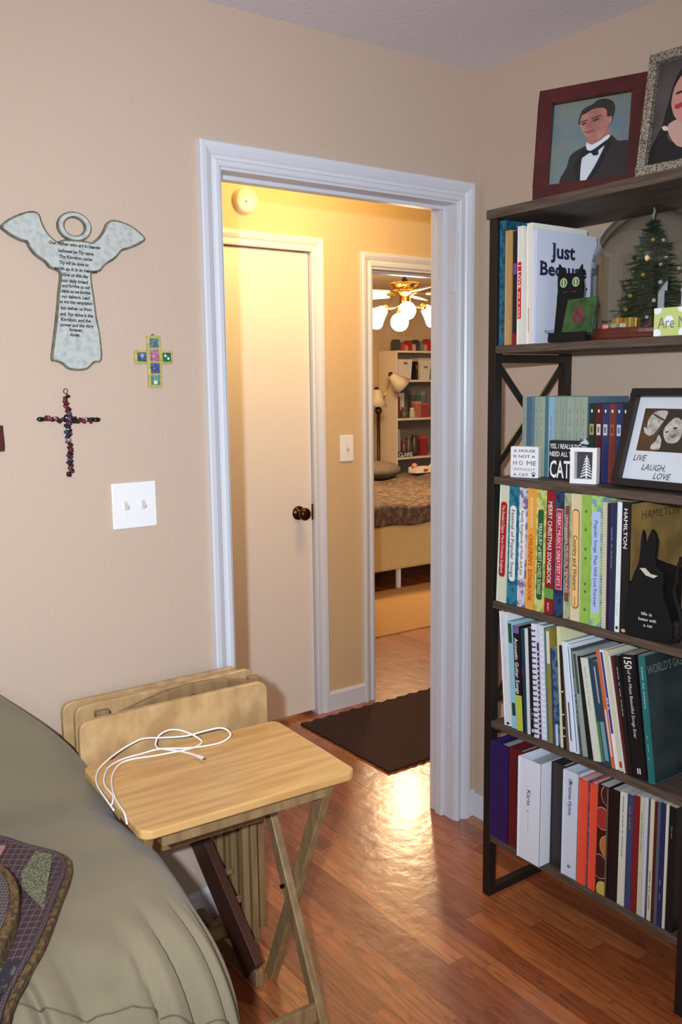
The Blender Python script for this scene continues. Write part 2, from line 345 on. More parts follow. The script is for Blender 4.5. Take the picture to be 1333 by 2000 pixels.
ANG = ANGEL[:-1]
def soft2(pts, n=3):
    k = len(pts); out = []
    for i in range(k):
        a, b, c, d = [Vector((*pts[(i+o) % k], 0)) for o in (-1, 0, 1, 2)]
        for m_ in range(n):
            t = m_/n; p = .5*((2*b)+(c-a)*t+(2*a-5*b+4*c-d)*t*t+(3*b-a-3*c+d)*t**3); out.append((p.x, p.y))
    return out
MB().prism(soft2(ANG), .001, .012, M=Mo).build('body', M_plqe, ang, bevel=.002)
MB().prism(soft2(inset(ANG, .0045)), .012, .0135, M=Mo).build('painted_face', M_plq, ang)
def ring(mb, cx, cz, ro, ri, z0, z1, M, n=32, mi=0):
    vs = []
    for k, (r, z) in enumerate(((ro, z0), (ro, z1), (ri, z1), (ri, z0))):
        vs += [(cx+r[0]*math.cos(2*math.pi*i/n), cz+r[1]*math.sin(2*math.pi*i/n), z) for i in range(n)]
    fs = [(k*n+i, k*n+(i+1) % n, ((k+1) % 4)*n+(i+1) % n, ((k+1) % 4)*n+i) for k in range(4) for i in range(n)]
    mb.add(vs, fs, mi, M)
hb = MB(); ring(hb, -1.3143, 1.8600, (.041, .034), (.0245, .0205), .001, .0125, Mo); hb.build('halo', M_plqe, ang, bevel=.002)
hb = MB(); ring(hb, -1.3143, 1.8600, (.0375, .0305), (.028, .0235), .0125, .014, Mo); hb.build('halo_face', M_plq, ang)
LN = [(-1.3165, 1.8177, .123), (-1.3153, 1.8017, .085), (-1.316, 1.7884, .0786), (-1.321, 1.7751, .07), (-1.3175, 1.7612, .1021), (-1.3191, 1.7481, .0638), (-1.3211, 1.7346, .0638), (-1.3183, 1.7226, .0682), (-1.3203, 1.7103, .0703), (-1.321, 1.698, .0683), (-1.3208, 1.6858, .0789), (-1.3216, 1.6714, .0748), (-1.3211, 1.6571, .0791), (-1.3239, 1.6447, .0726), (-1.3211, 1.6325, .0814), (-1.3251, 1.6217, .0321), (-1.3279, 1.6105, .0257)]
PR = ["Our Father who art in heaven", "hallowed be Thy name", "Thy Kingdom come", "Thy will be done on", "earth as it is in heaven", "Give us this day", "our daily bread", "and forgive us our", "debts as we forgive", "our debtors. Lead", "us not into temptation", "but deliver us from", "evil. For thine is the", "Kingdom, and the", "power and the glory", "forever.", "Amen."]
for (x, z, wd), s in zip(LN, PR):
    text(s, Mo@Matrix.Translation((x, z, .0139))@Matrix.Rotation(-.03, 4, 'Z'), .0078, M_ink, ang, width=wd, shear=.2, bold=.035)
# mosaic cross
mc = thing('mosaic_cross', 'small yellow edged mosaic cross with blue green tiles beside the door casing', 'wall cross', (-1.125, 0, 1.547))
Mo = Matrix.Translation((1.125, 0, -1.547))@MW
CR = [(-1.143, 1.612), (-1.107, 1.612), (-1.107, 1.576), (-1.0755, 1.576), (-1.0755, 1.5433), (-1.107, 1.5433), (-1.107, 1.4838), (-1.143, 1.4838), (-1.143, 1.5433), (-1.177, 1.5433), (-1.177, 1.576), (-1.143, 1.576)]
MB().prism(CR, .001, .009, M=Mo).build('frame', mat('mustard enamel', (196, 184, 96), .5, rgb2=(168, 160, 80), nscale=90), mc, bevel=.0015)
tl = [((-1.137, 1.583, -1.113, 1.606), (104, 150, 160)), ((-1.137, 1.549, -1.113, 1.578), (176, 140, 160)), ((-1.171, 1.548, -1.147, 1.571), (92, 118, 140)), ((-1.103, 1.548, -1.081, 1.571), (64, 128, 104)), ((-1.137, 1.519, -1.113, 1.545), (104, 110, 150)), ((-1.137, 1.490, -1.113, 1.515), (112, 160, 168))]
for (a, b, c, d), col in tl:
    MB().prism(rrect(a, b, c, d, .002), .009, .0108, M=Mo).build('tile', mat('tile %d %d' % (col[0], col[1]), col, .25, rgb2=tuple(max(0, k-45) for k in col), nscale=160), mc)
fl = MB(); fl.ball((0, 0, 0), .0065, 10, sq=(1, 1, .4)); 
for (x, z, col, r) in ((-1.125, 1.594, (150, 70, 70), .004), (-1.125, 1.562, (206, 110, 140), .008), (-1.158, 1.563, (150, 150, 190), .006), (-1.096, 1.563, (220, 230, 220), .0035), (-1.088, 1.556, (220, 230, 230), .0035), (-1.125, 1.532, (80, 84, 140), .007), (-1.125, 1.4965, (226, 214, 150), .006)):
    MB().ball((x, z, .011), r, 10, sq=(1, 1, .35)).build('stud', flat(col, .3), mc, smooth=True).data.transform(Mo)
hk = MB(); hk.tube([(math.cos(a)*.003, -.003, .0665+math.sin(a)*.003) for a in [i*math.pi/4 for i in range(8)]], .0009, 6, closed=True); hk.build('hook', M_bronze, mc)
# bead cross
bc = thing('beaded_wire_cross', 'wire cross strung with red, black and silver beads', 'wall cross', (-1.354, 0, 1.41))
bcm = [mat('garnet bead', (92, 24, 30), .12), mat('jet bead', (22, 20, 24), .1), mat('silver bead', (190, 200, 205), .15, metal=.8), mat('blue bead', (44, 60, 92), .15), mat('coral bead', (136, 56, 58), .2), mat('teal bead', (70, 110, 120), .2)]
wr = MB(); wr.tube([(0, -.009, .062), (-.001, -.009, -.137)], .0012, 6); wr.tube([(-.069, -.009, .001), (.076, -.009, -.005)], .0012, 6)
wr.tube([(-.002+math.cos(a)*.005, -.008, .068+math.sin(a)*.006) for a in [i*math.pi/5 for i in range(10)]], .0009, 6, closed=True); wr.build('wire', M_bronze, bc)
bm_ = {}
def bead(x, z, r, k, sq):
    key = (k,)
    if key not in bm_:
        o = MB().ball((0, 0, 0), 1, 10).build('bead', bcm[k], bc, smooth=True); bm_[key] = o
    else: o = bm_[key].copy(); COL.objects.link(o)
    o.parent = bc; o.location = (x, -.009+random.uniform(-.003, .001), z); o.scale = (r*sq[0], r, r*sq[1])
z = .056; i = 0
while z > -.132:
    r = random.uniform(.0042, .0062); k = random.choice([0, 0, 1, 1, 2, 3, 4, 1, 0]); bead(-.001+random.choice((-.0042, .0035, 0)), z, r, k, (1.2, .85)); z -= r*.72
x = -.066
while x < .075:
    r = random.uniform(.0040, .0058)
    if abs(x) < .056: bead(x, .001-.04*x+random.choice((-.0038, .0036, 0)), r, random.choice([0, 1, 1, 2, 3, 4, 1, 0]), (.85, 1.15)); x += r*.75
    else: bead(x, .001-.04*x, .0062, 1, (1.6, .95)); x += .0115
# dark red frame at the left border of the photo
fr = thing('wall_frame', 'edge of a small dark red picture frame left of the beaded cross', 'picture frame', (-1.58, 0, 1.373))
fm = MB(); ring(fm, 0, 0, (.11, .0435), (.085, .022), 0, .014, MW, n=4); 
fb = MB(); 
for a, b in (((-.072, -.016, -.0295), (.072, -.001, -.017)), ((-.072, -.016, .017), (.072, -.001, .0295)), ((-.072, -.016, -.017), (-.058, -.001, .017)), ((.058, -.016, -.017), (.072, -.001, .017))): fb.box(a, b)
fb.build('frame', mat('dark red lacquer', (74, 20, 22), .35), fr, bevel=.001)
MB().box((-.058, -.006, -.017), (.058, -.002, .017)).build('picture', flat((190, 180, 170)), fr)
# light switches
def switch(x, z, y, wd, ht, n, label, warm=False):
    t = thing('light_switch', label, 'light switch', (x, y, z))
    MB().prism(rrect(-wd/2, -ht/2, wd/2, ht/2, .003), 0, .006, M=MW).build('cover_plate', M_white, t, bevel=.002)
    for k in range(n):
        cx = (k-(n-1)/2)*.046
        tg = MB(); tg.box((cx-.005, -.0065, -.012), (cx+.005, -.0058, .012)); tg.build('slot', mat('cream plastic', (214, 208, 196), .4), t)
        tg = MB(); Mx = Matrix.Translation((cx, -.006, .002))@Matrix.Rotation(math.radians(28), 4, 'X'); tg.box((-.0037, -.014, -.004), (.0037, .001, .004), M=Mx)
        tg.build('toggle', mat('cream plastic', (214, 208, 196), .4), t, bevel=.001)
        for zz in (.030, -.030): MB().ball((cx, -.006, zz), .0032, 10, sq=(1, .4, 1)).build('screw', M_white, t, smooth=True)
    return t
switch(-1.194, 1.190, 0, .118, .116, 2, 'double white light switch plate on the beige wall left of the doorway')
switch(.290, 1.202, D, .072, .117, 1, 'single ivory light switch plate in the hall between two door casings')
# smoke detector
sd = thing('smoke_detector', 'round white smoke detector high on the hall wall', 'smoke detector', (-.205, D, 2.217))
Ms = Matrix.Rotation(math.radians(90), 4, 'X')
MB().lathe([(.048, 0), (.051, .006), (.051, .018), (.047, .030), (.035, .038), (.02, .040), (.0001, .040)], 40, 0, Ms).build('housing', mat('ivory plastic', (236, 226, 200), .45), sd, smooth=True)
MB().lathe([(.054, 0), (.054, .005), (.048, .006)], 40, 0, Ms).build('base', mat('ivory plastic', (236, 226, 200), .45), sd)
MB().ball((-.012, -.040, -.008), .0035, 8).build('indicator_light', flat((70, 40, 20)), sd); MB().ball((-.024, -.037, .012), .003, 8).build('test_hole', flat((90, 60, 30)), sd)
# hall ceiling fixture (gives the hall its light)
hl = thing('hall_ceiling_light', 'flush glass hall ceiling light', 'ceiling light', (-.06, .52, H))
MB().lathe([(.10, 0), (.105, -.012), (.095, -.02)], 32).build('canopy', M_gold, hl, smooth=True)
# rug in the hall
rg = MB(); n = 70; P = []
x0, x1, y0, y1 = -.03, .95, .425, 1.045
for i in range(n): P.append((x0+(x1-x0)*i/n, y0+.004*math.sin(i*1.9)+random.uniform(-.002, .002)))
for i in range(44): P.append((x1, y0+(y1-y0)*i/44))
for i in range(n): P.append((x1-(x1-x0)*i/n, y1+.006*math.sin(i*1.3)+random.uniform(-.003, .003)))
for i in range(44): P.append((x0+random.uniform(-.003, .003), y1-(y1-y0)*i/44))
rg.prism(P, .0005, .011); tag(rg.build('hall_rug', M_rug), 'dark brown shag rug on the hall floor', 'rug')

# ================================================================== BEDROOM
bd = thing('bed', 'bed with pale yellow skirt and dark patterned comforter seen through the far doorway', 'bed', (2.6, 3.5, 0))
def rel(o, p): return (p[0]-o.location.x, p[1]-o.location.y, p[2]-o.location.z)
bx = lambda mb, o, a, b: mb.box(rel(o, a), rel(o, b))
sk = MB(); bx(sk, bd, (1.42, 2.83, .145), (3.85, 4.25, .50)); sk.build('bed_skirt', mat('pale yellow bed skirt', (226, 204, 140), .85, rgb2=(206, 184, 120), nscale=40, stretch=(1, 1, 8), bump=.3, bscale=200), bd, bevel=.02)
g = MB(); nx, ny = 50, 40; vs = []; fs = []
for i in range(nx+1):
    for j in range(ny+1):
        x = 1.38+2.5*i/nx; tt = j/ny
        if tt < .12: y = 2.80; zz = .475+.14*(tt/.12)+.012*math.sin(x*9)
        else: y = 2.80+(tt-.12)/.88*1.5; zz = .615+.045*math.sin(min(1, (tt-.12)*4)*math.pi/2)
        zz += .012*math.sin(x*7+y*5)+.008*math.sin(x*17-y*9); y += -.015*math.sin(x*6)
        vs.append(rel(bd, (x, y, zz)))
for i in range(nx):
    for j in range(ny): a = i*(ny+1)+j; fs.append((a, a+1, a+ny+2, a+ny+1))
g.add(vs, fs); cf = g.build('comforter', mat('dark patterned comforter', (88, 68, 56), .9, rgb2=(140, 118, 96), nscale=28, detail=4, contrast=(.45, .7)), bd, smooth=True)
so = cf.modifiers.new('s', 'SOLIDIFY'); so.thickness = .03
for x, y in ((2.03, 2.88), (1.5, 2.88), (3.7, 2.88), (3.7, 4.2), (1.5, 4.2)):
    lg = MB(); lg.tube([rel(bd, (x, y, 0)), rel(bd, (x, y, .15))], .02, 10); lg.build('leg', M_white, bd)
pil = MB(); pil.ball((0, 0, 0), 1, 16); o = tag(pil.build('pillow', mat('grey patterned pillow', (92, 80, 70), .9, rgb2=(116, 102, 88), nscale=20), smooth=True), 'grey patterned pillow mounded at the far left of the bed', 'pillow'); o.location = (2.72, 4.05, .735); o.scale = (.26, .2, .085)
ns = thing('nightstand', 'dark wood nightstand behind the bed under the floor lamp', 'nightstand', (3.12, 4.78, 0))
q = MB(); q.box((-.24, -.16, .05), (.24, .16, .70)); q.build('cabinet', mat('espresso wood', (52, 32, 26), .5), ns, bevel=.004)
q = MB(); q.box((-.27, -.19, .70), (.27, .17, .725)); q.build('top', mat('espresso wood', (52, 32, 26), .5), ns, bevel=.004)
for xx in (-.22, .22):
    for yy in (-.14, .14): MB().box((xx-.02, yy-.02, 0), (xx+.02, yy+.02, .05)).build('leg', mat('espresso wood', (52, 32, 26), .5), ns)
# floor lamp
lp = thing('floor_lamp', 'dark pole floor lamp with small cream shades on brass arms beside white bookcase', 'floor lamp', (3.50, 4.98, 0))
MB().lathe([(.13, 0), (.13, .015), (.03, .03), (.016, .05)], 28).build('base', mat('espresso metal', (50, 26, 22), .4), lp, smooth=True)
MB().tube([(0, 0, .04), (0, 0, 1.20)], .018, 12).build('pole', mat('espresso metal', (50, 26, 22), .4), lp, smooth=True)
MB().lathe([(.018, 1.18), (.036, 1.21), (.036, 1.235), (.02, 1.25)], 16).build('collar', mat('espresso metal', (50, 26, 22), .4), lp)
M_shade = mat('cream lamp shade', (226, 208, 176), .6)
def bell(parent, p, ax, s=1, mt=None, name='lamp_shade', flare=.105):
    M = Matrix.Translation(p)@Vector(ax).normalized().to_track_quat('Z', 'Y').to_matrix().to_4x4()
    mb = MB(); mb.lathe([(.028*s, 0), (.045*s, .02*s), (.062*s, .08*s), (flare*s, .17*s), (flare*s-.006, .168*s), (.056*s, .08*s), (.03*s, .012*s)], 24, 0, M)
    o = mb.build(name, mt or M_shade, parent, smooth=True); return o
for p, tip, ax in (((-.02, 0, 1.43), (0, 0, 1.25), (0, 0, -1)), ((.145, -.02, 1.575), (.01, 0, 1.25), (.75, -.25, -.75)), ((-.17, 0, 1.50), (-.01, 0, 1.25), (-.8, 0, -.8))):
    am = MB(); mid = ((p[0]+tip[0])/2+(.02 if p[0] > 0 else -.03), p[1]/2, (p[2]+tip[2])/2-.01); am.tube([tip, mid, p], .007, 8); am.build('arm', M_gold, lp, smooth=True)
    c = MB(); c.ball(p, .027, 12); c.build('socket', mat('espresso metal', (50, 26, 22), .4), lp)
    bell(lp, p, ax)
# bookcase
M_bcw = mat('white bookcase laminate', (232, 218, 196), .5)
bcs = thing('white_bookcase', 'tall white bookcase against the far bedroom wall', 'bookcase', (4.26, 5.24, 0))
for nm, a, b in (('side_panel', (-.43, -.14, 0), (-.412, .15, 1.80)), ('side_panel', (.412, -.14, 0), (.43, .15, 1.80)), ('back_panel', (-.412, .143, 0), (.412, .15, 1.80)), ('shelf', (-.43, -.14, 1.80), (.43, .15, 1.82))):
    MB().box(a, b).build(nm, M_bcw if nm != 'back_panel' else mat('bookcase back', (120, 108, 96), .7), bcs)
for z in (.08, .42, .70, 1.105, 1.50): MB().box((-.412, -.14, z), (.412, .143, z+.022)).build('shelf', M_bcw, bcs)
def small(name, label, cat, parts, loc, group=None, rot=0):
    t = thing(name, label, cat, loc, (0, 0, rot), group)
    for nm, mb, mt in parts: mb.build(nm, mt, t)
    return t
bz = 1.8205
cols = [(70, 68, 60), (176, 70, 60), (200, 140, 120), (176, 40, 30), (206, 170, 150), (60, 64, 56), (130, 124, 110), (210, 150, 130), (180, 44, 34), (150, 60, 50)]
for i, c in enumerate(cols):
    xx = 3.865+i*.052; h = [.10, .07, .05, .09, .06, .10, .08, .06, .11, .07][i]
    mb = MB(); mb.box((-.021, -.05, 0), (.021, .05, h)); top = MB(); top.box((-.015, -.04, h), (.015, .04, h+.012))
    small('game_box', ['dark grey box', 'brick red box', 'low pink box', 'tall crimson box', 'pale pink box', 'black green box', 'grey box', 'peach box', 'tall red box', 'rust box'][i]+' on top of the white bookcase, number %s from its left end' % ['one', 'two', 'three', 'four', 'five', 'six', 'seven', 'eight', 'nine', 'ten'][i], 'box', [('carton', mb, flat(c)), ('lid', top, flat(tuple(int(k*.8) for k in c)))], (xx, 5.15, bz), 'boxes lined along the top of the white bookcase')
M_bin = mat('white canvas bin', (222, 212, 194), .8)
for (xx, wd, hh, lab, rt) in ((3.955, .19, .21, 'white canvas storage bin with brass handle on the bookcase', 0), (4.23, .15, .17, 'plain white storage bin right of the handled bin', 0)):
    t = thing('storage_bin', lab, 'storage bin', (xx, 5.15, 1.5225))
    mb = MB(); mb.add([(-wd/2+.012, -.035, 0), (wd/2-.012, -.035, 0), (wd/2-.012, .1, 0), (-wd/2+.012, .1, 0), (-wd/2, -.045, hh), (wd/2, -.045, hh), (wd/2, .1, hh), (-wd/2, .1, hh)], [(0, 3, 2, 1), (4, 5, 6, 7), (0, 1, 5, 4), (1, 2, 6, 5), (2, 3, 7, 6), (3, 0, 4, 7)]); mb.build('basket', M_bin, t)
    hd = MB(); hd.tube([(-.02, -.046, hh-.03), (-.01, -.055, hh-.045), (.01, -.055, hh-.045), (.02, -.046, hh-.03)], .005, 8); hd.build('handle', M_bronze, t)
small('binder', 'dark binder leaning between two white bins', 'binder', [('cover', MB().box((-.016, -.04, 0), (.016, .1, .19)), flat((44, 30, 28))), ('label', MB().box((-.01, -.042, .11), (.01, -.040, .15)), flat((120, 100, 80)))], (4.115, 5.15, 1.5225))
small('folded_blanket', 'flat cream folded throw under the top shelf of the white bookcase', 'blanket', [('throw', MB().box((-.10, -.035, 0), (.10, .09, .028)), M_bin), ('fold', MB().box((-.10, -.037, .029), (.09, .09, .05)), flat((206, 190, 160)))], (4.24, 5.15, 1.694))
# crowded shelves: each item its own small thing
def jar(r, h): return MB().lathe([(r*.9, 0), (r, h*.1), (r, h*.75), (r*.7, h*.86), (r*.75, h)], 14)
IT = [
 (1.1275, 3.875, .045, .22, (120, 40, 34), 'stack of dark red boxes', 'b'), (1.1275, 3.93, .03, .15, (190, 120, 100), 'pink striped carton', 'b'),
 (1.1275, 3.99, .05, .10, (96, 90, 70), 'olive jar', 'j'), (1.1275, 4.03, .045, .26, (214, 204, 186), 'tall white box', 'b'),
 (1.1275, 4.10, .04, .09, (200, 190, 170), 'small cream jar', 'j'), (1.1275, 4.16, .05, .17, (186, 110, 90), 'coral patterned tin', 'b'), (1.1275, 4.26, .06, .15, (160, 64, 50), 'rust coloured basket box', 'b'), (1.1275, 4.20, .04, .28, (78, 84, 80), 'slate blue tall box', 'b'), (1.1275, 4.33, .035, .27, (96, 120, 120), 'teal tall box', 'b'),
 (.7225, 3.87, .035, .30, (40, 26, 28), 'dark tall bottle', 'j'), (.7225, 3.92, .025, .27, (150, 140, 140), 'silver trophy column', 'j'), (.7225, 3.985, .045, .16, (100, 50, 50), 'maroon mug', 'j'), (.7225, 4.05, .05, .20, (84, 72, 58), 'brown pot', 'j'), (.7225, 4.13, .05, .22, (60, 56, 46), 'dark olive vase', 'j'), (.7225, 4.24, .06, .21, (150, 40, 44), 'red gift box with pink dots', 'b'), (.7225, 4.33, .03, .17, (110, 90, 76), 'brown carton', 'b'),
 (.4425, 3.98, .07, .10, (90, 80, 72), 'grey basket', 'b'), (.4425, 4.10, .05, .12, (196, 190, 180), 'white pitcher', 'j')]
for z, xx, r, h, c, lab, kd in IT:
    y = 5.17
    if xx in (4.20, 4.33) or xx == 4.03 or xx == 3.93: y = 5.29
    t = thing('trinket_box' if kd == 'b' else 'trinket_jar', lab+' on the %s shelf of the white bookcase' % {1.1275: 'crowded middle', .7225: 'darker lower', .4425: 'lowest visible'}[z], 'box' if kd == 'b' else 'jar', (xx, y, z), group=None)
    if kd == 'b':
        MB().box((-r*.85, -.03, 0), (r*.85, .03, h*.85)).build('carton', flat(c), t); MB().box((-r*.85, -.031, h*.85), (r*.85, .031, h)).build('lid', flat(tuple(min(255, k+30) for k in c)), t)
    else:
        jar(r*.8, h).build('vessel', flat(c, .35), t, smooth=True); MB().lathe([(r*.6, h), (r*.62, h+.012), (.0001, h+.015)], 14).build('lid', flat(tuple(min(255, k+40) for k in c)), t)
nm = thing('name_sign', 'row of small white capital letters on a dark block on the bookcase', 'sign', (3.965, 5.115, .7225))
MB().box((-.11, 0, 0), (.11, .02, .055)).build('block', flat((44, 30, 28)), nm)
text('CLAIRE', plane_M((0, -.001, .028), (1, 0, 0), (0, 0, 1)), .042, M_inkw, nm, width=.19, bold=.02)
bt = thing('bedside_basket', 'low white basket with a red item standing on the far side of the bed', 'basket', (3.32, 4.12, .676))
MB().box((-.10, -.06, 0), (.10, .06, .05)).build('basket', M_bin, bt); MB().box((-.02, -.062, .01), (.03, -.0601, .035)).build('tag', flat((170, 50, 44)), bt)
MB().ball((-.08, 0, .06), .03, 10).build('toy', flat((190, 120, 110)), bt)
o = tag(MB().ball((0, 0, 0), .038, 16).build('white_ball', mat('glossy white ball', (240, 226, 200), .3), smooth=True), 'white ball beside the low basket in the bedroom', 'ball'); o.location = (3.47, 4.13, .712)
# bedroom rug
rg = MB(); rg.prism([(.95, 1.925), (3.9, 1.915), (3.9, 2.84), (.95, 2.84)], .0005, .008)
tag(rg.build('bedroom_rug', mat('tan woven rug', (198, 156, 100), .95, rgb2=(176, 134, 84), nscale=60, stretch=(1, 6, 1))), 'tan woven rug reaching under the bed', 'rug')
# ceiling fan
FX, FY = 2.345, 3.18
fn = thing('ceiling_fan', 'brass ceiling fan with lit white glass shades in the bedroom', 'ceiling fan', (FX, FY, H))
zf = lambda z: z-H
V = Vector
MB().lathe([(.065, 0), (.06, -.03), (.02, -.05)], 24).build('canopy', M_gold, fn, smooth=True)
MB().tube([(0, 0, -.04), (0, 0, zf(2.26))], .011, 10).build('rod', M_gold, fn, smooth=True)
MB().ball((0, 0, zf(2.252)), .024, 12).build('coupling', mat('dark fitting', (60, 20, 20), .4), fn, smooth=True)
MB().lathe([(.02, zf(2.242)), (.10, zf(2.232)), (.118, zf(2.224)), (.118, zf(2.214)), (.10, zf(2.20)), (.10, zf(2.17)), (.11, zf(2.16)), (.08, zf(2.145)), (.045, zf(2.13)), (.045, zf(2.08)), (.03, zf(2.06))], 32).build('motor_housing', M_gold, fn, smooth=True)
for i in range(5):
    a = math.radians(-38+72*i); M = Matrix.Rotation(a, 4, 'Z')@Matrix.Translation((0, 0, zf(2.150)))@Matrix.Rotation(.2, 4, 'X')
    MB().box((.09, -.012, -.004), (.18, .012, .004), M=M).build('blade_iron', M_gold, fn)
    b = MB(); b.prism(rrect(.16, -.055, .50, .055, .03), -.004, .004, M=M); b.build('blade', mat('cream fan blade', (232, 222, 200), .35), fn)
M_lit = mat('lit frosted glass', (255, 232, 196), .4, emit=11)
st = V((0, 0, zf(2.09)))
for p, ax, gl in (((2.049, 3.12, 1.985), (-.85, -.15, -.55), 0), ((2.63, 3.22, 2.022), (.85, .1, -.5), 0), ((2.235, 3.02, 2.012), (-.35, -.9, -.25), 1), ((2.14, 2.99, 1.925), (-.45, -.5, -.8), 1)):
    p = V(p)-V((FX, FY, H)); ax = V(ax).normalized(); nk = p-ax*.075
    am = MB(); am.tube([st, (st+nk)/2+V((0, 0, -.015)), nk], .007, 8); am.build('lamp_arm', M_gold, fn, smooth=True)
    MB().lathe([(.0, -.03), (.022, -.028), (.026, .0), (.024, .008)], 16, 0, Matrix.Translation(nk)@ax.to_track_quat('Z', 'Y').to_matrix().to_4x4()).build('socket', M_gold, fn, smooth=True)
    if gl: MB().ball(tuple(p), .066, 24).build('globe', M_lit, fn, smooth=True)
    else: bell(fn, nk, ax, .85, M_lit, 'glass_shade', .098)
# ================================================================== SHELF UNIT
XF, XB, YL, YR = -.322, -.012, -.368, -1.052
ZS = {0: 1.937, 1: 1.583, 2: 1.232, 3: .885, 4: .537, 5: .192}
shf = thing('book_shelf_unit', 'tall open shelf unit with black metal frame and taupe wood boards', 'bookshelf', (-.17, -.71, 0))
R_ = lambda p: rel(shf, p)
for x in (XF, XB-.027):
    for y in (YL-.036, YR+.009):
        mb = MB(); mb.box(R_((x, y, 0)), R_((x+.027, y+.027, 1.912))); mb.build('post', M_black, shf, bevel=.0015)
for k, z in ZS.items():
    mb = MB()
    if k == 0: mb.box(R_((XF-.003, YR, z-.024)), R_((XB, YL, z)))
    else: mb.box(R_((XF, YR+.036, z-.02)), R_((XB, YL-.037, z)))
    mb.build('shelf_board', M_shelf, shf, bevel=.001)
for y in (YL-.023, YR+.023):
    for z in [ZS[1]-.034, ZS[2]-.034, ZS[3]-.034, ZS[4]-.034, ZS[5]-.034, .012, 1.895]:
        mb = MB(); mb.box(R_((XF+.027, y-.012, z-.011)), R_((XB-.027, y+.012, z+.011))); mb.build('side_rail', M_black, shf)
    for (zt, zb) in ((1.535, 1.262), (1.185, .93), (.84, .60)):
        for s in (0, 1):
            a, b = (XF+.024, XB-.024) if s else (XB-.024, XF+.024)
            mb = MB(); mb.bar(R_((a, y+(.002 if s else -.002), zt)), R_((b, y+(.002 if s else -.002), zb)), .006, .018, up=(0, 0, 1)); mb.build('cross_brace', M_black, shf)
    mb = MB(); mb.box(R_((XF+.027, y-.010, .585)), R_((XB-.027, y+.010, .602))); mb.build('side_rail', M_black, shf)

def book(k, label, y, t, h, lean, col, depth=.215, xf=-.316, cat='book', hard=True, group=None, pages=True, pcol=None, labels=(), title=None, tcol=None, th=None, tw=None, tz=0, side=None, rgb2=None, name=None, rough=.45, open_top=False):
    """label decals: (z0 fraction, z1 fraction, colour, width fraction, round)"""
    z0 = ZS[k]+.0006
    t *= .985
    r = thing(name or ('binder' if cat == 'binder' else 'magazine' if cat == 'magazine' else 'book'), label, cat, (xf, y, z0+abs(math.sin(lean))*t/2), (lean, 0, 0), group)
    cm = mat('cover %d %d %d%s' % (*col, 'p' if rgb2 else ''), col, rough, rgb2=rgb2, nscale=55, contrast=(.47, .56)) if rgb2 else flat(col, rough)
    bt_ = min(.0028 if hard else .0006, t*.25)
    c = MB(); c.box((0, -t/2, 0), (max(.0012, bt_), t/2, h)); c.box((0, -t/2, 0), (depth, -t/2+bt_, h)); c.box((0, t/2-bt_, 0), (depth, t/2, h))
    if open_top: c.box((0, -t/2, 0), (.004, t/2, h))
    c.build('cover', cm, r, bevel=min(.0012, t*.12))
    if pages:
        e = .003 if hard else .0004
        if open_top: MB().box((.02, -t*.38, .006), (depth-.012, t*.36, h-.02)).build('papers', mat('loose paper', (196, 200, 206), .8, rgb2=(150, 156, 168), nscale=4, stretch=(1, 90, 1)), r)
        else: MB().box((max(.0014, bt_), -t/2+bt_, e), (depth-e, t/2-bt_, h-e)).build('pages', flat(pcol, .8) if pcol else M_page, r)
    if open_top:
        for zz in (h*.25, h*.75):
            rn = MB(); rn.tube([(.012+.022*math.cos(a)+.012, t*.30*math.cos(a*.0)*0, zz+.0) for a in (0, 1)], .001, 6) if False else None
    Ml = plane_M((0, 0, 0), (0, -1, 0), (0, 0, 1))      # right = -y, up = z, normal = -x
    dz = .0005
    lm, lms = MB(), []
    for (a, b, lc, wf, rd) in labels:
        ww = t*wf; pts = rrect(-ww/2, h*a, ww/2, h*b, max(.0001, min(ww*.49, (b-a)*h*.49)*(rd if rd else .05)), 5)
        if ww < .0002: continue
        if len(labels) > 3 and len({l_[2] for l_ in labels}) == 1: lm.prism(pts, 0, dz, M=Ml); lms = [flat(lc)]
        else: MB().prism(pts, 0, dz, M=Ml).build('spine_label', flat(lc), r)
        dz += .0003 if len(labels) < 5 else 0
    if lms: lm.build('spine_dots', lms, r)
    if title:
        ts = title if isinstance(title, list) else [(title, tz or .5, th or t*.45, tw, tcol or (240, 240, 235))]
        for s, zc, hh, wd, tc in ts:
            Mt = plane_M((-dz-.0002, 0, h*zc), (0, 0, -1), (0, -1, 0))
            text(s, Mt, hh, flat(tc), r, width=wd, name='title_lettering', bold=.01)
    return r
W_ = (232, 234, 232)
# --- shelf three: songbooks
g3 = 'songbooks on the middle shelf'
book(3, 'cream songbook with a long red spine label, first on its shelf', -.4300, .037, .325, .030, (214, 218, 196), labels=((.22, .86, (168, 24, 34), .62, .8),), title=[("The Reader's Digest  Merry Christmas Songbook", .54, .011, .19, (240, 200, 190))], group=g3)
book(3, 'teal leaf patterned songbook with a white lettered spine label', -.4690, .036, .325, .014, (44, 128, 150), rgb2=(24, 90, 118), labels=((.2, .84, W_, .62, .95),), title=[('Festival of Popular Songs', .52, .012, .185, (30, 34, 44))], group=g3)
book(3, 'lilac and white marbled family songbook spine', -.5035, .0285, .324, .011, (206, 204, 214), rgb2=(122, 112, 150), labels=((.24, .83, W_, .7, .95),), title=[('Family Songbook of Faith and Joy', .54, .010, .175, (24, 24, 30))], group=g3)
book(3, "orange children's songbook with red title", -.5345, .0295, .325, .011, (232, 164, 66), title=[("READER'S DIGEST", .80, .009, .080, (240, 226, 180)), ("CHILDREN'S  SONGBOOK", .345, .014, .180, (190, 32, 26))], group=g3)
book(3, 'yellow green songbook with dark green rounded spine label', -.5675, .0335, .324, .009, (206, 206, 124), rgb2=(150, 170, 84), labels=((.10, .84, (26, 88, 48), .58, .8),), title=[('TREASURY of BEST LOVED SONGS', .44, .012, .19, (226, 226, 190))], group=g3)
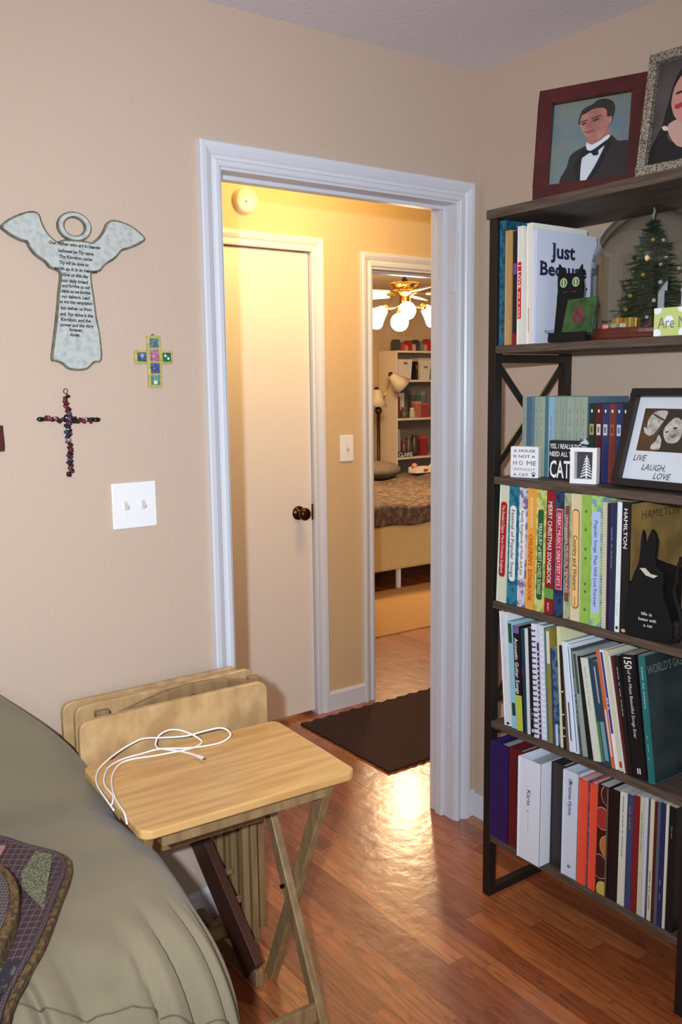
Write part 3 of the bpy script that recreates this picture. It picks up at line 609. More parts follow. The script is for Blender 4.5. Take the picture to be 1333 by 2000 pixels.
book(3, 'red christmas songbook with a green block at the foot of the spine', -.6010, .030, .325, .003, (140, 28, 36), labels=((.13, .21, (90, 160, 70), 1, 0),), title=[('MERRY CHRISTMAS SONGBOOK', .58, .014, .215, (240, 226, 216)), ("Reader's", .06, .007, .022, (230, 200, 190))], group=g3)
book(3, 'navy marbled songbook with crimson spine label', -.6330, .0305, .326, -.004, (40, 66, 104), rgb2=(24, 40, 72), labels=((.22, .86, (240, 200, 190), .68, .1), (.225, .855, (178, 34, 62), .6, .1)), title=[("GREAT MUSIC'S GREATEST HITS", .54, .011, .19, (250, 210, 210))], group=g3)
book(3, 'thin sage songbook with a maroon spine panel', -.6600, .0215, .323, -.012, (170, 178, 140), rgb2=(140, 152, 112), labels=((.14, .90, (122, 66, 66), .62, .05),), title=[('Unforgettable MUSICAL MEMORIES', .52, .009, .20, (226, 196, 176))], group=g3)
book(3, 'cream wood grain country songbook with an orange oval outline', -.6875, .0305, .324, -.014, (216, 202, 166), labels=((.10, .88, (60, 40, 24), .72, .95), (.107, .873, (238, 190, 120), .62, .95)), title=[('Country and Western', .46, .013, .14, (60, 40, 24)), ('SONGBOOK', .15, .005, .030, (120, 80, 40))], group=g3)
book(3, 'lime green songbook dotted with small notes, no spine title', -.7185, .0295, .325, -.013, (148, 186, 84), rgb2=(140, 180, 78), labels=tuple((a, a+.02, (72, 116, 40), .22, .9) for a in (.1, .24, .3, .5, .57, .72, .86)), group=g3)
book(3, 'green and pale blue songbook with long blue spine label', -.7505, .0325, .325, -.015, (166, 206, 108), rgb2=(120, 160, 170), labels=((.10, .88, (176, 192, 230), .80, .2),), title=[('Popular Songs That Will Live Forever', .48, .010, .215, (60, 70, 110))], group=g3)
sp = book(3, 'white coil bound song book between green songbook and navy books', -.7765, .0125, .312, -.018, (196, 186, 170), hard=False, cat='book', name='coil_bound_book', labels=(), group=g3)
co = MB(); pts = []
for i in range(46*8): a = i*math.pi/4; pts.append((-.001+.0055*math.cos(a), .0055*math.sin(a), .006+i*.3/(46*8)))
co.tube(pts, .0011, 5); co.build('coil', mat('cream coil', (226, 214, 186), .4), sp)
book(3, 'thin black book right of the coil bound book', -.7868, .007, .310, -.016, (26, 24, 34), hard=False, group=g3)
book(3, 'navy book with faint lavender spine lettering', -.7968, .0125, .312, -.014, (42, 40, 84), hard=False, title=[('=== = ====', .65, .006, .10, (150, 140, 200))], group=g3)
book(3, 'thin dark green book before the white spined book', -.8060, .0055, .313, -.011, (28, 62, 46), hard=False, group=g3)
book(3, 'white spined music book beside the black gold book', -.8155, .0130, .316, -.006, (226, 232, 240), hard=False, labels=((.02, .045, (40, 30, 40), .5, .5),), title=[('== ===', .22, .005, .06, (150, 160, 190))], group=g3)
hm = book(3, 'black and gold music book facing out with white spine title', -.8345, .0235, .318, -.008, (22, 20, 20), hard=False, title=[('HAMILTON', .80, .0105, .095, (232, 232, 232))], labels=((.01, .035, (190, 170, 110), .5, .9),), group=g3)
Mc = plane_M((0, -.0118, 0), (1, 0, 0), (0, 0, 1))   # cover facing -y
MB().prism([(.004, .13), (.212, .13), (.212, .314), (.004, .314)], 0, .0004, M=Mc).build('cover_print', mat('antique gold print', (150, 122, 70), .5, rgb2=(120, 96, 52), nscale=14), hm)
MB().prism([(.004, .12), (.02, .150), (.05, .165), (.08, .175), (.11, .17), (.15, .155), (.212, .135), (.212, .12)], .0004, .0007, M=Mc).build('cover_star', flat((20, 18, 18)), hm)
text('HAMILTON', Mc@Matrix.Translation((.118, .285, .0008)), .021, flat((70, 52, 28)), hm, width=.15)
# --- shelf one: tall books
g1 = 'books standing on the top tier'
book(1, 'teal book against the left post, tallest of its row', -.4155, .019, .322, -.004, (40, 104, 124), xf=-.312, rgb2=(28, 70, 96), group=g1)
book(1, 'tan mustard spined book beside the teal one', -.4375, .0225, .294, -.004, (186, 146, 92), xf=-.312, group=g1)
book(1, 'black spined book with red foot between tan and white books', -.4595, .018, .290, -.006, (30, 26, 34), xf=-.308, labels=((.0, .10, (130, 24, 34), 1, 0), (.62, .72, (110, 70, 150), .6, .9)), group=g1)
book(1, 'white spined book with a tall red title strip', -.4795, .0185, .299, -.008, (226, 224, 214), xf=-.312, labels=((.22, .70, (196, 26, 32), .62, 0),), title=[('I  LOVE', .575, .009, .058, (250, 240, 235)), ('== = ===', .34, .008, .065, (250, 240, 235))], group=g1)
book(1, 'thin white book squeezed beside the red lettered spine', -.4955, .0115, .289, -.008, (214, 212, 204), xf=-.310, hard=False, group=g1)
book(1, 'cream white spined book with faint tan stripe', -.5120, .0175, .302, -.010, (228, 226, 214), xf=-.312, labels=((.10, .30, (190, 170, 140), .2, 0),), group=g1)
jb_ = book(1, 'large white hardback showing its cover with blue title lettering', -.5290, .0135, .284, -.006, (206, 212, 230), xf=-.312, depth=.235, group=g1)
Mc = plane_M((0, -.0069, 0), (1, 0, 0), (0, 0, 1))
M_serif = flat((34, 36, 66))
def serif(s, cx, cz, h, wd, feet):
    text(s, Mc@Matrix.Translation((cx, cz, .0006)), h, M_serif, jb_, width=wd, bold=.03)
    q = MB()
    for fx, fz, fw in feet: q.poly([(fx-fw/2, fz-.0011), (fx+fw/2, fz-.0011), (fx+fw/2, fz+.0011), (fx-fw/2, fz+.0011)], .0007, M=Mc)
    if feet: q.build('lettering_serif', M_serif, jb_)
serif('Just', .100, .236, .037, .094, [(.064, .2535, .016), (.062, .2215, .010)])
serif('Because', .104, .190, .034, .180, [(.018, .2065, .014), (.018, .1735, .014)])
text('MATT', Mc@Matrix.Translation((.052, .030, .0006)), .010, M_serif, jb_, width=.035)
MB().prism(ellipse(.10, .115, .022, .038, 14), 0, .0005, M=Mc).build('cover_print', mat('leaf green print', (110, 140, 80), .6, rgb2=(150, 170, 120), nscale=60), jb_)
MB().prism(ellipse(.196, .145, .003, .003, 10), 0, .0005, M=Mc).build('cover_print', M_ink, jb_)
# cat easel + tile
ce = thing('cat_easel', 'black wooden cat shaped easel with green eyes in front of the white book', 'figurine', (-.305, -.640, ZS[1]+.0004), (0, 0, .20))
Mc = plane_M((0, 0, 0), (0, -1, 0), (0, 0, 1))
CAT = [(-.042, .012), (.040, .012), (.038, .06), (.033, .10), (.036, .13), (.033, .150), (.031, .184), (.018, .164), (-.014, .166), (-.031, .190), (-.034, .15), (-.033, .12), (-.038, .06)]
M_cat = mat('black satin wood', (14, 13, 13), .75, spec=.25)
MB().prism(CAT, -.004, .004, M=Mc).build('cat_body', M_cat, ce, bevel=.001)
MB().box((-.028, -.060, 0), (.007, .045, .014)).build('base', M_cat, ce, bevel=.002)
MB().box((-.033, -.060, 0), (-.028, .04, .022)).build('ledge', M_cat, ce)
for s_ in (-1, 1):
    ey = MB(); ring(ey, s_*.0165, .143, (.0095, .0115), (.0068, .0088), .004, .0046, Mc, n=20); ey.build('eye', flat((170, 186, 140)), ce)
    MB().prism(ellipse(s_*.0165, .143, .0066, .0086, 16), .004, .0045, M=Mc).build('iris', flat((64, 96, 44)), ce)
    MB().prism(ellipse(s_*.0165, .143, .0018, .0080, 10), .004, .0049, M=Mc).build('pupil', flat((190, 200, 170)), ce)
q = MB(); q.prism([(-.018, .120), (-.006, .122), (-.006, .121), (-.018, .119)], .004, .0046, M=Mc); q.prism([(.018, .120), (.006, .122), (.006, .121), (.018, .119)], .004, .0046, M=Mc); q.build('whisker', flat((90, 90, 84)), ce)
gt = thing('green_picture_tile', 'small green glazed tile with a dark red flower leaning on the black cat', 'tile', (-.328, -.655, ZS[1]+.0150), (0, 0, 0))
Mg = plane_M((0, 0, 0), (.20, -.98, .05), (.20, .04, 1))
MB().prism([(-.018, 0), (.066, .0), (.070, .088), (-.006, .088)], -.004, .004, M=Mg).build('tile_body', mat('mottled green glaze', (58, 92, 42), .35, rgb2=(34, 62, 34), nscale=40), gt, bevel=.002)
MB().prism([(.026+.017*math.cos(a)*(1+.12*math.sin(5*a)), .046+.021*math.sin(a)*(1+.12*math.sin(5*a))) for a in [i*math.pi/15 for i in range(30)]], .004, .0046, M=Mg).build('flower_print', mat('dark red print', (112, 50, 52), .5, rgb2=(70, 40, 34), nscale=90), gt)
# glass cloche with tree
CX, CY = -.166, -.772; CZ = ZS[1]+.0005
cl = thing('glass_cloche', 'clear glass bell dome on a round mahogany base', 'glass dome', (CX, CY, CZ))
MB().lathe([(.152, 0), (.154, .004), (.152, .010), (.149, .014), (.148, .022), (.146, .026), (.0001, .026)], 56).build('wooden_base', mat('mahogany', (86, 34, 22), .35), cl, smooth=False)
pf = [(.143, .0262)]+[(.143, .03+.145*i/6) for i in range(7)]+[(.143*math.cos(a), .175+.143*math.sin(a)) for a in [math.radians(i*7.5) for i in range(1, 12)]]+[(.0005, .318)]
pin = [(max(.0003, r-.0022), z-.0015 if z > .18 else z) for r, z in reversed(pf)]
MB().lathe(pf+pin, 64).build('glass_dome', glass_mat(), cl, smooth=True)
tr = thing('miniature_christmas_tree', 'miniature decorated christmas tree standing inside the glass dome', 'christmas tree', (CX, CY, CZ+.0265))
MB().lathe([(.006, 0), (.005, .2), (.002, .26)], 10).build('trunk', flat((70, 48, 34)), tr)
fo = MB(); random.seed(3)
tips = []
for i in range(230):
    u = i/230; z = .030+.225*u; L = (.098*(1-u)**.85+.012)*random.uniform(.65, 1.08); a = i*2.399; dr_ = -.02*(1-u)+random.uniform(-.008, .012)
    P0 = V((0, 0, z)); P1 = V((math.cos(a)*L, math.sin(a)*L, z+dr_)); tips.append(P1)
    fo.tube([P0, P1], [.0025, .0012], 4)
    n_ = max(4, int(L/.0042))
    for j in range(n_):
        f_ = (j+.5)/n_; c = P0.lerp(P1, f_)
        for s in range(4):
            aa = a+random.uniform(.5, 1.2)*(1 if s % 2 else -1); ln = .014*random.uniform(.7, 1.2); e = c+V((math.cos(aa)*ln, math.sin(aa)*ln, random.uniform(-.006, .008)))
            side = V((0, 0, .0009)) if s < 2 else V((-math.sin(aa)*.0009, math.cos(aa)*.0009, 0))
            fo.add([tuple(c-side), tuple(c+side), tuple(e)], [(0, 1, 2)])
fo.build('foliage', mat('dark green needles', (44, 78, 46), .6, rgb2=(28, 54, 34), nscale=60), tr)
oc = [(170, 30, 30), (214, 214, 210), (190, 160, 70), (40, 60, 120), (150, 40, 34), (220, 220, 220), (60, 120, 50)]
for i in range(0, 200, 6):
    p = tips[i]*.93; p.z = tips[i].z-.006
    MB().ball(tuple(p), random.uniform(.0045, .0068), 10).build('ornament', mat('ornament %d' % (i % 7), oc[i % 7], .15, metal=.4), tr, smooth=True)
st = MB(); st.tube([(0, 0, .255), (-.003, 0, .268), (.003, 0, .278), (-.001, 0, .288)], [.0018, .003, .003, .001], 6); st.build('tree_topper', mat('pale silver', (190, 196, 190), .3), tr)
random.seed(9)
for i, (dx, dy, c, sz, lab) in enumerate(((-.095, .012, (206, 150, 40), .016, 'gold wrapped toy gift'), (-.100, -.022, (214, 170, 60), .015, 'bright gold toy gift at the front'), (-.09, .062, (120, 30, 30), .008, 'tiny dark red toy gift'), (-.118, -.008, (190, 186, 190), .007, 'tiny silver toy gift'), (-.118, .018, (216, 206, 190), .007, 'tiny white toy gift'))):
    gt_ = thing('toy_gift', lab+' under the miniature tree', 'toy gift', (CX+dx, CY+dy, CZ+.0267), (0, 0, .3*i), 'toy gifts under the miniature tree')
    MB().box((-sz, -sz, 0), (sz, sz, sz*1.5)).build('box', mat('gift %d' % i, c, .25, metal=.5), gt_, bevel=.001)
    MB().box((-sz*1.02, -.0015, 0), (sz*1.02, .0015, sz*1.54)).build('ribbon', flat((200, 190, 160)), gt_)
# polka dot sign and grey card at the photo's right border
an = thing('polka_dot_sign', 'light green polka dot block sign lettered in grey at the front of the top tier', 'sign', (-.318, -.890, ZS[1]+.0005), (0, 0, math.radians(6)))
Mc = plane_M((0, 0, 0), (0, -1, 0), (0, 0, 1))
MB().prism(rrect(0, 0, .115, .062, .004), -.018, 0, M=Mc).build('block', flat((190, 200, 120)), an, bevel=.001)
q = MB()
for k, (px, pz, r) in enumerate(((.008, .058, .010), (.036, .034, .0105), (.008, .006, .010), (.072, .006, .012), (.066, .060, .010), (.10, .036, .0105))):
    q.prism([(max(.0005, min(.1145, a)), max(.0005, min(.0615, b))) for a, b in ellipse(px, pz, r, r, 18)], 0, .0004, M=Mc)
q.build('dots', flat((228, 234, 240)), an)
text('Are N', Mc@Matrix.Translation((.010, .030, .0008)), .026, flat((110, 116, 120)), an, width=.066, align='LEFT')
gc = thing('grey_card', 'plain pale grey card standing behind the polka dot sign', 'card', (-.305, -.948, ZS[1]+.0005), (0, 0, math.radians(6)))
MB().box((0, -.075, 0), (.012, 0, .112)).build('card', flat((170, 172, 186)), gc, bevel=.001); MB().box((.012, -.05, 0), (.03, -.025, .05)).build('stand', flat((50, 50, 54)), gc)
# --- shelf two
g2 = 'sage and blue reference set'; SG = (150, 164, 150)
x2 = -.232; row = [(.0148, SG, 'sage spine, first of the set at the brace'), (.0181, (74, 112, 136), 'steel blue spine second in the set'), (.0108, (98, 128, 142), 'narrow grey blue spine third in the set'), (.0180, SG, 'sage spine right of the narrow blue one'), (.0180, (158, 170, 148), 'yellowish sage spine left of the teal one'), (.0113, (66, 120, 132), 'narrow teal spine left of the sky blue one'), (.0212, (142, 178, 200), 'pale sky blue spine in the middle of the set'), (.0195, SG, 'sage spine right of the sky blue one'), (.0197, (144, 160, 148), 'second sage spine right of the sky blue one'), (.0272, (150, 166, 152), 'widest sage spine of the set'), (.0199, SG, 'sage spine left of the last one'), (.0197, (152, 166, 150), 'last sage spine showing a blue side cover')]
y = -.4210
for i, (t, c, lab) in enumerate(row):
    bk = book(2, lab, y-t/2, t*.93, .214, -.002, c, xf=x2, depth=.165, hard=False, group=g2, title=[('- -- --- -- -', .50, .0075, .15, (84, 96, 88))] if i not in (6,) else [('=== ====', .6, .006, .07, (80, 110, 150))], pcol=(170, 150, 110))
    if i == len(row)-1: MB().box((.001, -t/2-.0012, .001), (.164, -t/2, .2145)).build('side_cover', flat((84, 112, 132)), bk)
    y -= t+.0003
g2b = 'dark bound set with portrait labels'
y -= .004
for i, (t, c, lab, lc) in enumerate(((.0218, (24, 46, 36), 'dark green spine with tan portrait label', (176, 150, 90)), (.0205, (84, 26, 32), 'dark red spine with white portrait label', (214, 206, 200)), (.0203, (44, 54, 98), 'navy spine with pale portrait label, third of the dark set', (190, 196, 216)), (.0200, (116, 50, 42), 'brick brown spine with brown portrait label', (150, 90, 60)), (.0192, (44, 50, 92), 'navy spine with pale portrait label beside the black frame', (190, 196, 216)), (.0175, (28, 26, 36), 'near black spine half hidden by the black frame', (200, 200, 206)))):
    bk = book(2, lab, y-t/2, t*.95, .198, -.003, c, xf=x2, depth=.150, group=g2b, labels=((.60, .74, lc, .62, .1), (.63, .71, tuple(int(k*.55) for k in lc), .3, .9), (.885, .925, (236, 236, 236), .2, .9), (.82, .99, tuple(int(k*.5) for k in c), .0, 0)), pcol=(150, 140, 120))
    y -= t+.0004
def bsign(name, label, loc, phi, w_, h_, d_, col, lines, ink, icon=None):
    t = thing(name, label, 'sign', loc, (0, 0, phi))
    Mc = plane_M((0, 0, 0), (0, -1, 0), (0, 0, 1))
    MB().prism(rrect(0, 0, w_, h_, .003), -d_, 0, M=Mc).build('block', flat(col), t, bevel=.0012)
    for s, cx, cz, hh, ww, ic in lines: text(s, Mc@Matrix.Translation((cx*w_, cz*h_, .0005)), hh, flat(ic or ink), t, width=ww*w_, bold=0 if len(s) < 3 else .012)
    return t, Mc
hs, Mc = bsign('cat_home_sign', 'white block sign lettered A HOUSE IS NOT A HOME WITHOUT A CAT', (-.304, -.4475, ZS[2]+.0006), .35, .079, .083, .024, (226, 226, 228), [('A HOUSE', .5, .87, .0075, .78, None), ('IS NOT A', .5, .69, .0075, .78, None), ('H', .17, .48, .012, .13, None), ('O', .385, .48, .012, .15, (120, 50, 56)), ('ME', .76, .48, .012, .34, None), ('WITHOUT', .5, .27, .0075, .80, (130, 130, 134)), ('A CAT', .38, .10, .0075, .55, None)], (56, 56, 62))
pw = MB(); pw.prism(ellipse(.066, .007, .0042, .0036, 12), 0, .0006, M=Mc)
for dx, dz in ((-.005, .005), (-.0017, .0075), (.002, .0075), (.005, .005)): pw.prism(ellipse(.066+dx, .007+dz, .0014, .0018, 8), 0, .0006, M=Mc)
pw.build('paw_print', M_ink, hs)
bsign('cat_joke_sign', 'black block sign with white capitals beginning YES, I REALLY DO NEED ALL', (-.266, -.548, ZS[2]+.0006), .2, .094, .102, .022, (26, 26, 30), [('YES, I REALLY DO', .5, .86, .0125, .94, None), ('NEED ALL THESE', .5, .66, .0125, .94, None), ('CATS', .42, .28, .046, .76, None)], (236, 236, 238))
wfm = thing('white_box_frame', 'small white deep box frame with a black and white tree picture', 'picture frame', (-.303, -.650, ZS[2]+.0006), (0, 0, .35))
Mc = plane_M((0, 0, 0), (0, -1, 0), (0, 0, 1)); w_, h_ = .068, .090
q = MB()
for a, b in (((0, 0), (w_, .012)), ((0, h_-.010), (w_, h_)), ((0, .012), (.011, h_-.010)), ((w_-.011, .012), (w_, h_-.010))): q.prism([(a[0], a[1]), (b[0], a[1]), (b[0], b[1]), (a[0], b[1])], -.024, 0, M=Mc)
q.build('frame', flat((228, 226, 226)), wfm)
MB().prism([(.011, .012), (w_-.011, .012), (w_-.011, h_-.010), (.011, h_-.010)], -.024, -.020, M=Mc).build('picture', flat((52, 52, 60)), wfm)
q = MB(); q.prism([(.034, .012), (.0375, .012), (.037, .07), (.0345, .07)], -.020, -.0194, M=Mc)
for i in range(7):
    z = .020+i*.0072; L = .016-i*.0017
    for s in (-1, 1): q.prism([(.036, z), (.036+s*L, z-.006), (.036+s*L, z-.0035), (.036, z+.004)], -.0200, -.0193, M=Mc)
q.build('tree_print', flat((222, 222, 222)), wfm)
MB().prism([(.048, .012), (w_-.011, .012), (w_-.011, h_-.010), (.052, h_-.010)], -.020, -.0196, M=Mc).build('green_print', flat((40, 74, 40)), wfm)
zb = thing('zebra_figurine', 'striped grey ornament peeking above the white box frame', 'figurine', (-.262, -.655, ZS[2]+.0006))
q = MB(); q.prism([(.0, .0), (.022, .0), (.023, .07), (.024, .098), (.018, .112), (.012, .104), (.004, .111), (.0, .098), (.003, .06)], -.005, .005, M=plane_M((0, .008, 0), (0, -1, 0), (0, 0, 1))); q.build('body', mat('zebra stripes', (40, 40, 48), .5, rgb2=(200, 204, 210), nscale=90, stretch=(1, 1, 2), contrast=(.49, .51)), zb, bevel=.001)
MB().box((-.008, -.018, 0), (.008, .012, .004)).build('base', M_ink, zb)
# framed photographs ------------------------------------------------------------
def pframe(name, label, x, y, z, phi, tilt, w_, h_, bw, bd, fmat, bt_top=None):
    """x,y,z = inner bottom-left of the picture; returns thing and its plane matrix"""
    t = thing(name, label, 'picture frame', (x, y, z))
    wd = V((-math.sin(phi), -math.cos(phi), 0)); bk = V((math.cos(phi), -math.sin(phi), 0)); up = V((0, 0, 1))*math.cos(tilt)+bk*math.sin(tilt)
    M = plane_M((0, 0, 0), wd, up); q = MB(); b = bw
    for a, c in (((-b, -b), (w_+b, 0)), ((-b, h_), (w_+b, h_+b)), ((-b, 0), (0, h_)), ((w_, 0), (w_+b, h_))): q.prism([(a[0], a[1]), (c[0], a[1]), (c[0], c[1]), (a[0], c[1])], -.010, .007, M=M)
    q.build('frame', fmat, t, bevel=.0015)
    MB().prism([(-b*.8, -b*.8), (w_+b*.8, -b*.8), (w_+b*.8, h_+b*.8), (-b*.8, h_+b*.8)], -.012, -.0101, M=M).build('backing', flat((60, 48, 40)), t)
    # easel leg to the shelf
    top = M@V((w_/2, h_*.6, -.0125)); hgt = z+top.z; foot = top+bk*(.05 if tilt < .25 else .03); foot.z = -(b+.0)*math.cos(tilt)+.004
    q = MB(); q.bar(top, foot, .003, .03, up=tuple(wd)); q.build('easel_leg', flat((60, 48, 40)), t)
    return t, M
def soft(pts, n=4):
    k = len(pts); out = []
    for i in range(k):
        a, b, c, d = [V((*pts[(i+o) % k], 0)) for o in (-1, 0, 1, 2)]
        for m in range(n):
            t = m/n; p = .5*((2*b)+(c-a)*t+(2*a-5*b+4*c-d)*t*t+(3*b-a-3*c+d)*t**3); out.append((p.x, p.y))
    return out
def pic(t, M, polys):
    """one printed picture: thin layers of ink in a single mesh"""
    dz = 0; mb = MB(); ms = []; (X0, Y0), _, (X1, Y1), _ = polys[0][1]
    for nm, pts, c in polys:
        if 'print' not in nm and 'board' not in nm: pts = [(min(X1, max(X0, a)), min(Y1, max(Y0, b))) for a, b in soft(pts)]
        mb.prism(pts, -.010+dz, -.0094+dz, mi=len(ms), M=M); ms.append(c if not isinstance(c, tuple) else flat(c, .5)); dz += .0003
    mb.build('photo_print', ms, t)
# portrait of a man in a dinner jacket, inner .195 x .206
u_ = .1525; W1, H1 = .195, .206
def q1(u, v): # zoomed picture coordinates (fractions of the print)
    return (u*W1, (1-v)*H1)
man, Mm = pframe('portrait_photo', 'dark red wood framed portrait of a young man in black bow tie and dinner jacket', -.278, -.537, 1.975, -.4, .151, W1, H1, .036, .02, mat('dark mahogany frame', (78, 26, 22), .35, rgb2=(62, 20, 18), nscale=20))
pic(man, Mm, [
 ('photo_print', [(0, 0), (W1, 0), (W1, H1), (0, H1)], mat('studio backdrop print', (90, 116, 128), .5, rgb2=(120, 124, 108), nscale=12, detail=5)),
 ('jacket', [q1(*p) for p in ((.18, .999), (.22, .78), (.25, .66), (.33, .60), (.47, .55), (.74, .47), (.85, .55), (.999, .60), (.999, .999))], (38, 35, 34)),
 ('shirt', [q1(*p) for p in ((.47, .53), (.73, .47), (.70, .58), (.60, .82), (.49, .995), (.41, .995), (.41, .70), (.46, .60))], (196, 204, 212)),
 ('neck', [q1(*p) for p in ((.46, .40), (.72, .38), (.71, .47), (.56, .545), (.50, .545), (.46, .50))], (158, 108, 96)),
 ('collar', [q1(*p) for p in ((.46, .52), (.54, .57), (.72, .465), (.735, .51), (.55, .62), (.47, .60))], (206, 212, 220)),
 ('bow_tie', [q1(*p) for p in ((.38, .63), (.45, .60), (.53, .625), (.72, .52), (.74, .555), (.62, .63), (.62, .68), (.56, .69), (.51, .65), (.40, .70))], (20, 20, 26)),
 ('hair', [q1(*p) for p in ((.35, .29), (.34, .22), (.37, .13), (.43, .09), (.50, .07), (.57, .03), (.67, .03), (.76, .08), (.79, .16), (.77, .27), (.73, .33), (.5, .22))], (44, 38, 34)),
 ('face', [q1(*p) for p in ((.355, .28), (.37, .19), (.42, .17), (.52, .13), (.64, .135), (.69, .18), (.70, .25), (.755, .25), (.755, .32), (.72, .35), (.70, .42), (.62, .50), (.55, .52), (.49, .50), (.42, .42), (.375, .35))], mat('warm skin print', (176, 122, 108), .5, rgb2=(150, 98, 88), nscale=30)),
 ('brow', [q1(*p) for p in ((.37, .255), (.45, .245), (.45, .26), (.37, .27))], (90, 58, 50)),
 ('brow', [q1(*p) for p in ((.51, .235), (.62, .215), (.62, .23), (.51, .25))], (90, 58, 50)),
 ('eye', [q1(*p) for p in ((.385, .285), (.435, .278), (.435, .295), (.385, .30))], (60, 40, 38)),
 ('eye', [q1(*p) for p in ((.53, .262), (.595, .252), (.595, .27), (.53, .28))], (60, 40, 38)),
 ('nose', [q1(*p) for p in ((.46, .28), (.50, .28), (.51, .345), (.44, .35))], (160, 92, 84)),
 ('mouth', [q1(*p) for p in ((.42, .39), (.47, .385), (.55, .375), (.53, .40), (.46, .415))], (150, 66, 70)),
 ('lapel', [q1(*p) for p in ((.41, .70), (.36, .80), (.40, .995), (.37, .995), (.32, .80), (.38, .66))], (24, 22, 24)),
 ('lapel', [q1(*p) for p in ((.74, .51), (.75, .58), (.62, .84), (.52, .995), (.48, .995), (.60, .80))], (24, 22, 24))])
sil = mat('silver glitter', (172, 162, 146), .4, metal=.4, rgb2=(84, 76, 68), nscale=260, bump=1, bscale=260, contrast=(.45, .6))
wom, Mn = pframe('portrait_photo', 'silver glitter framed portrait of a dark haired woman, cut by the right border', -.285, -.830, 1.9615, -.1, .17, .20, .235, .020, .02, sil)
W2, H2 = .20, .235; q2 = lambda u, v: (u*W2, (1-v)*H2)
pic(wom, Mn, [
 ('photo_print', [(0, 0), (W2, 0), (W2, H2), (0, H2)], mat('grey brown backdrop print', (88, 78, 78), .5, rgb2=(62, 54, 54), nscale=10)),
 ('hair', [q2(*p) for p in ((.16, .70), (.13, .56), (.16, .40), (.20, .22), (.28, .10), (.5, .04), (.74, .14), (.78, .5), (.8, .72))], (28, 22, 26)),
 ('dress', [q2(*p) for p in ((.0, .999), (.0, .84), (.07, .70), (.14, .63), (.30, .80), (.8, .66), (.999, .8), (.999, .999))], (24, 22, 24)),
 ('neck', [q2(*p) for p in ((.19, .66), (.28, .58), (.62, .60), (.74, .66), (.4, .86))], (188, 150, 138)),
 ('necklace', [q2(*p) for p in ((.12, .62), (.17, .62), (.20, .66), (.15, .66))], (200, 196, 186)),
 ('face', [q2(*p) for p in ((.215, .46), (.20, .38), (.23, .24), (.36, .12), (.55, .20), (.62, .4), (.55, .56), (.38, .62), (.27, .56))], (190, 134, 124)),
 ('mouth', [q2(*p) for p in ((.25, .44), (.36, .43), (.34, .47), (.27, .48))], (160, 50, 60)),
 ('eye', [q2(*p) for p in ((.25, .32), (.31, .315), (.31, .335), (.25, .34))], (50, 34, 34))])
LX, LW, LH = -.281, .25, .205
lll, Ml_ = pframe('black_photo_frame', 'black frame with white mat, sepia family photo and the words LIVE LAUGH LOVE', LX, -.784, 1.254, 0, .309, LW, LH, .018, .02, mat('black frame lacquer', (30, 24, 22), .4))
q3 = lambda u, v: (u*LW, (1-v)*LH)
PH = [q3(.085, .135), q3(.70, .135), q3(.70, .645), q3(.085, .645)]
skw = mat('sepia face print', (206, 200, 192), .5, rgb2=(150, 140, 130), nscale=60)
pic(lll, Ml_, [('mat_board', [(0, 0), (LW, 0), (LW, LH), (0, LH)], (210, 216, 224)),
 ('photo_print', PH, mat('sepia print', (96, 66, 34), .5, rgb2=(60, 46, 32), nscale=14)),
 ('dark_print', [q3(*p) for p in ((.33, .15), (.70, .15), (.70, .64), (.31, .64), (.25, .55), (.30, .40))], (52, 46, 40)),
 ('face', [q3(*p) for p in ((.155, .38), (.15, .27), (.20, .18), (.27, .16), (.34, .17), (.33, .25), (.29, .34), (.24, .44), (.20, .45))], skw),
 ('glasses', [q3(*p) for p in ((.20, .20), (.33, .27), (.325, .285), (.195, .215))], (50, 44, 44)),
 ('collar', [q3(*p) for p in ((.12, .37), (.14, .37), (.21, .44), (.20, .465), (.14, .43))], (190, 184, 176)),
 ('face', [q3(*p) for p in ((.245, .57), (.28, .52), (.30, .45), (.335, .50), (.345, .56), (.33, .62), (.25, .62))], skw),
 ('face', [q3(*p) for p in ((.34, .40), (.39, .29), (.45, .24), (.53, .30), (.54, .45), (.50, .53), (.40, .53))], skw),
 ('eye', [q3(*p) for p in ((.37, .41), (.395, .40), (.395, .415), (.37, .425))], (40, 36, 36)),
 ('eye', [q3(*p) for p in ((.445, .36), (.475, .35), (.475, .37), (.445, .375))], (40, 36, 36)),
 ('mouth', [q3(*p) for p in ((.43, .46), (.48, .43), (.48, .46), (.45, .48))], (110, 100, 96))])
for s, u, v, w_ in (('LIVE', .085, .73, .145), ('LAUGH,', .20, .835, .255), ('LOVE', .345, .93, .185)):
    text(s, Ml_@Matrix.Translation((u*LW, (1-v)*LH, -.0058)), .0155, flat((46, 44, 46)), lll, width=w_*LW, shear=.25, align='LEFT')
# black cat cut-out on shelf three
ct = thing('cat_cutout', 'black wooden cat silhouette with curling tail lettered life is better with a cat', 'figurine', (-.312, -.855, ZS[3]+.0006), (0, 0, .12))
Mc = plane_M((0, 0, 0), (0, -1, 0), (0, 0, 1))
CT = [(.000, 0), (.104, 0), (.108, .012), (.106, .035), (.100, .060), (.090, .085), (.082, .105), (.078, .125), (.081, .145), (.078, .165), (.060, .178), (.058, .200), (.060, .222), (.061, .238), (.055, .255), (.048, .262), (.041, .245), (.036, .228), (.031, .228), (.0285, .250), (.025, .258), (.022, .235), (.021, .205), (.018, .180), (.006, .150), (-.006, .110), (-.014, .065), (-.012, .020)]
MB().prism(CT, 0, .012, M=Mc).build('cat_body', M_cat, ct, bevel=.0015)
TL = [(.098, .003), (.118, .006), (.127, .022), (.128, .045), (.120, .075), (.110, .100), (.104, .125), (.112, .145), (.110, .165), (.116, .185), (.118, .200)]
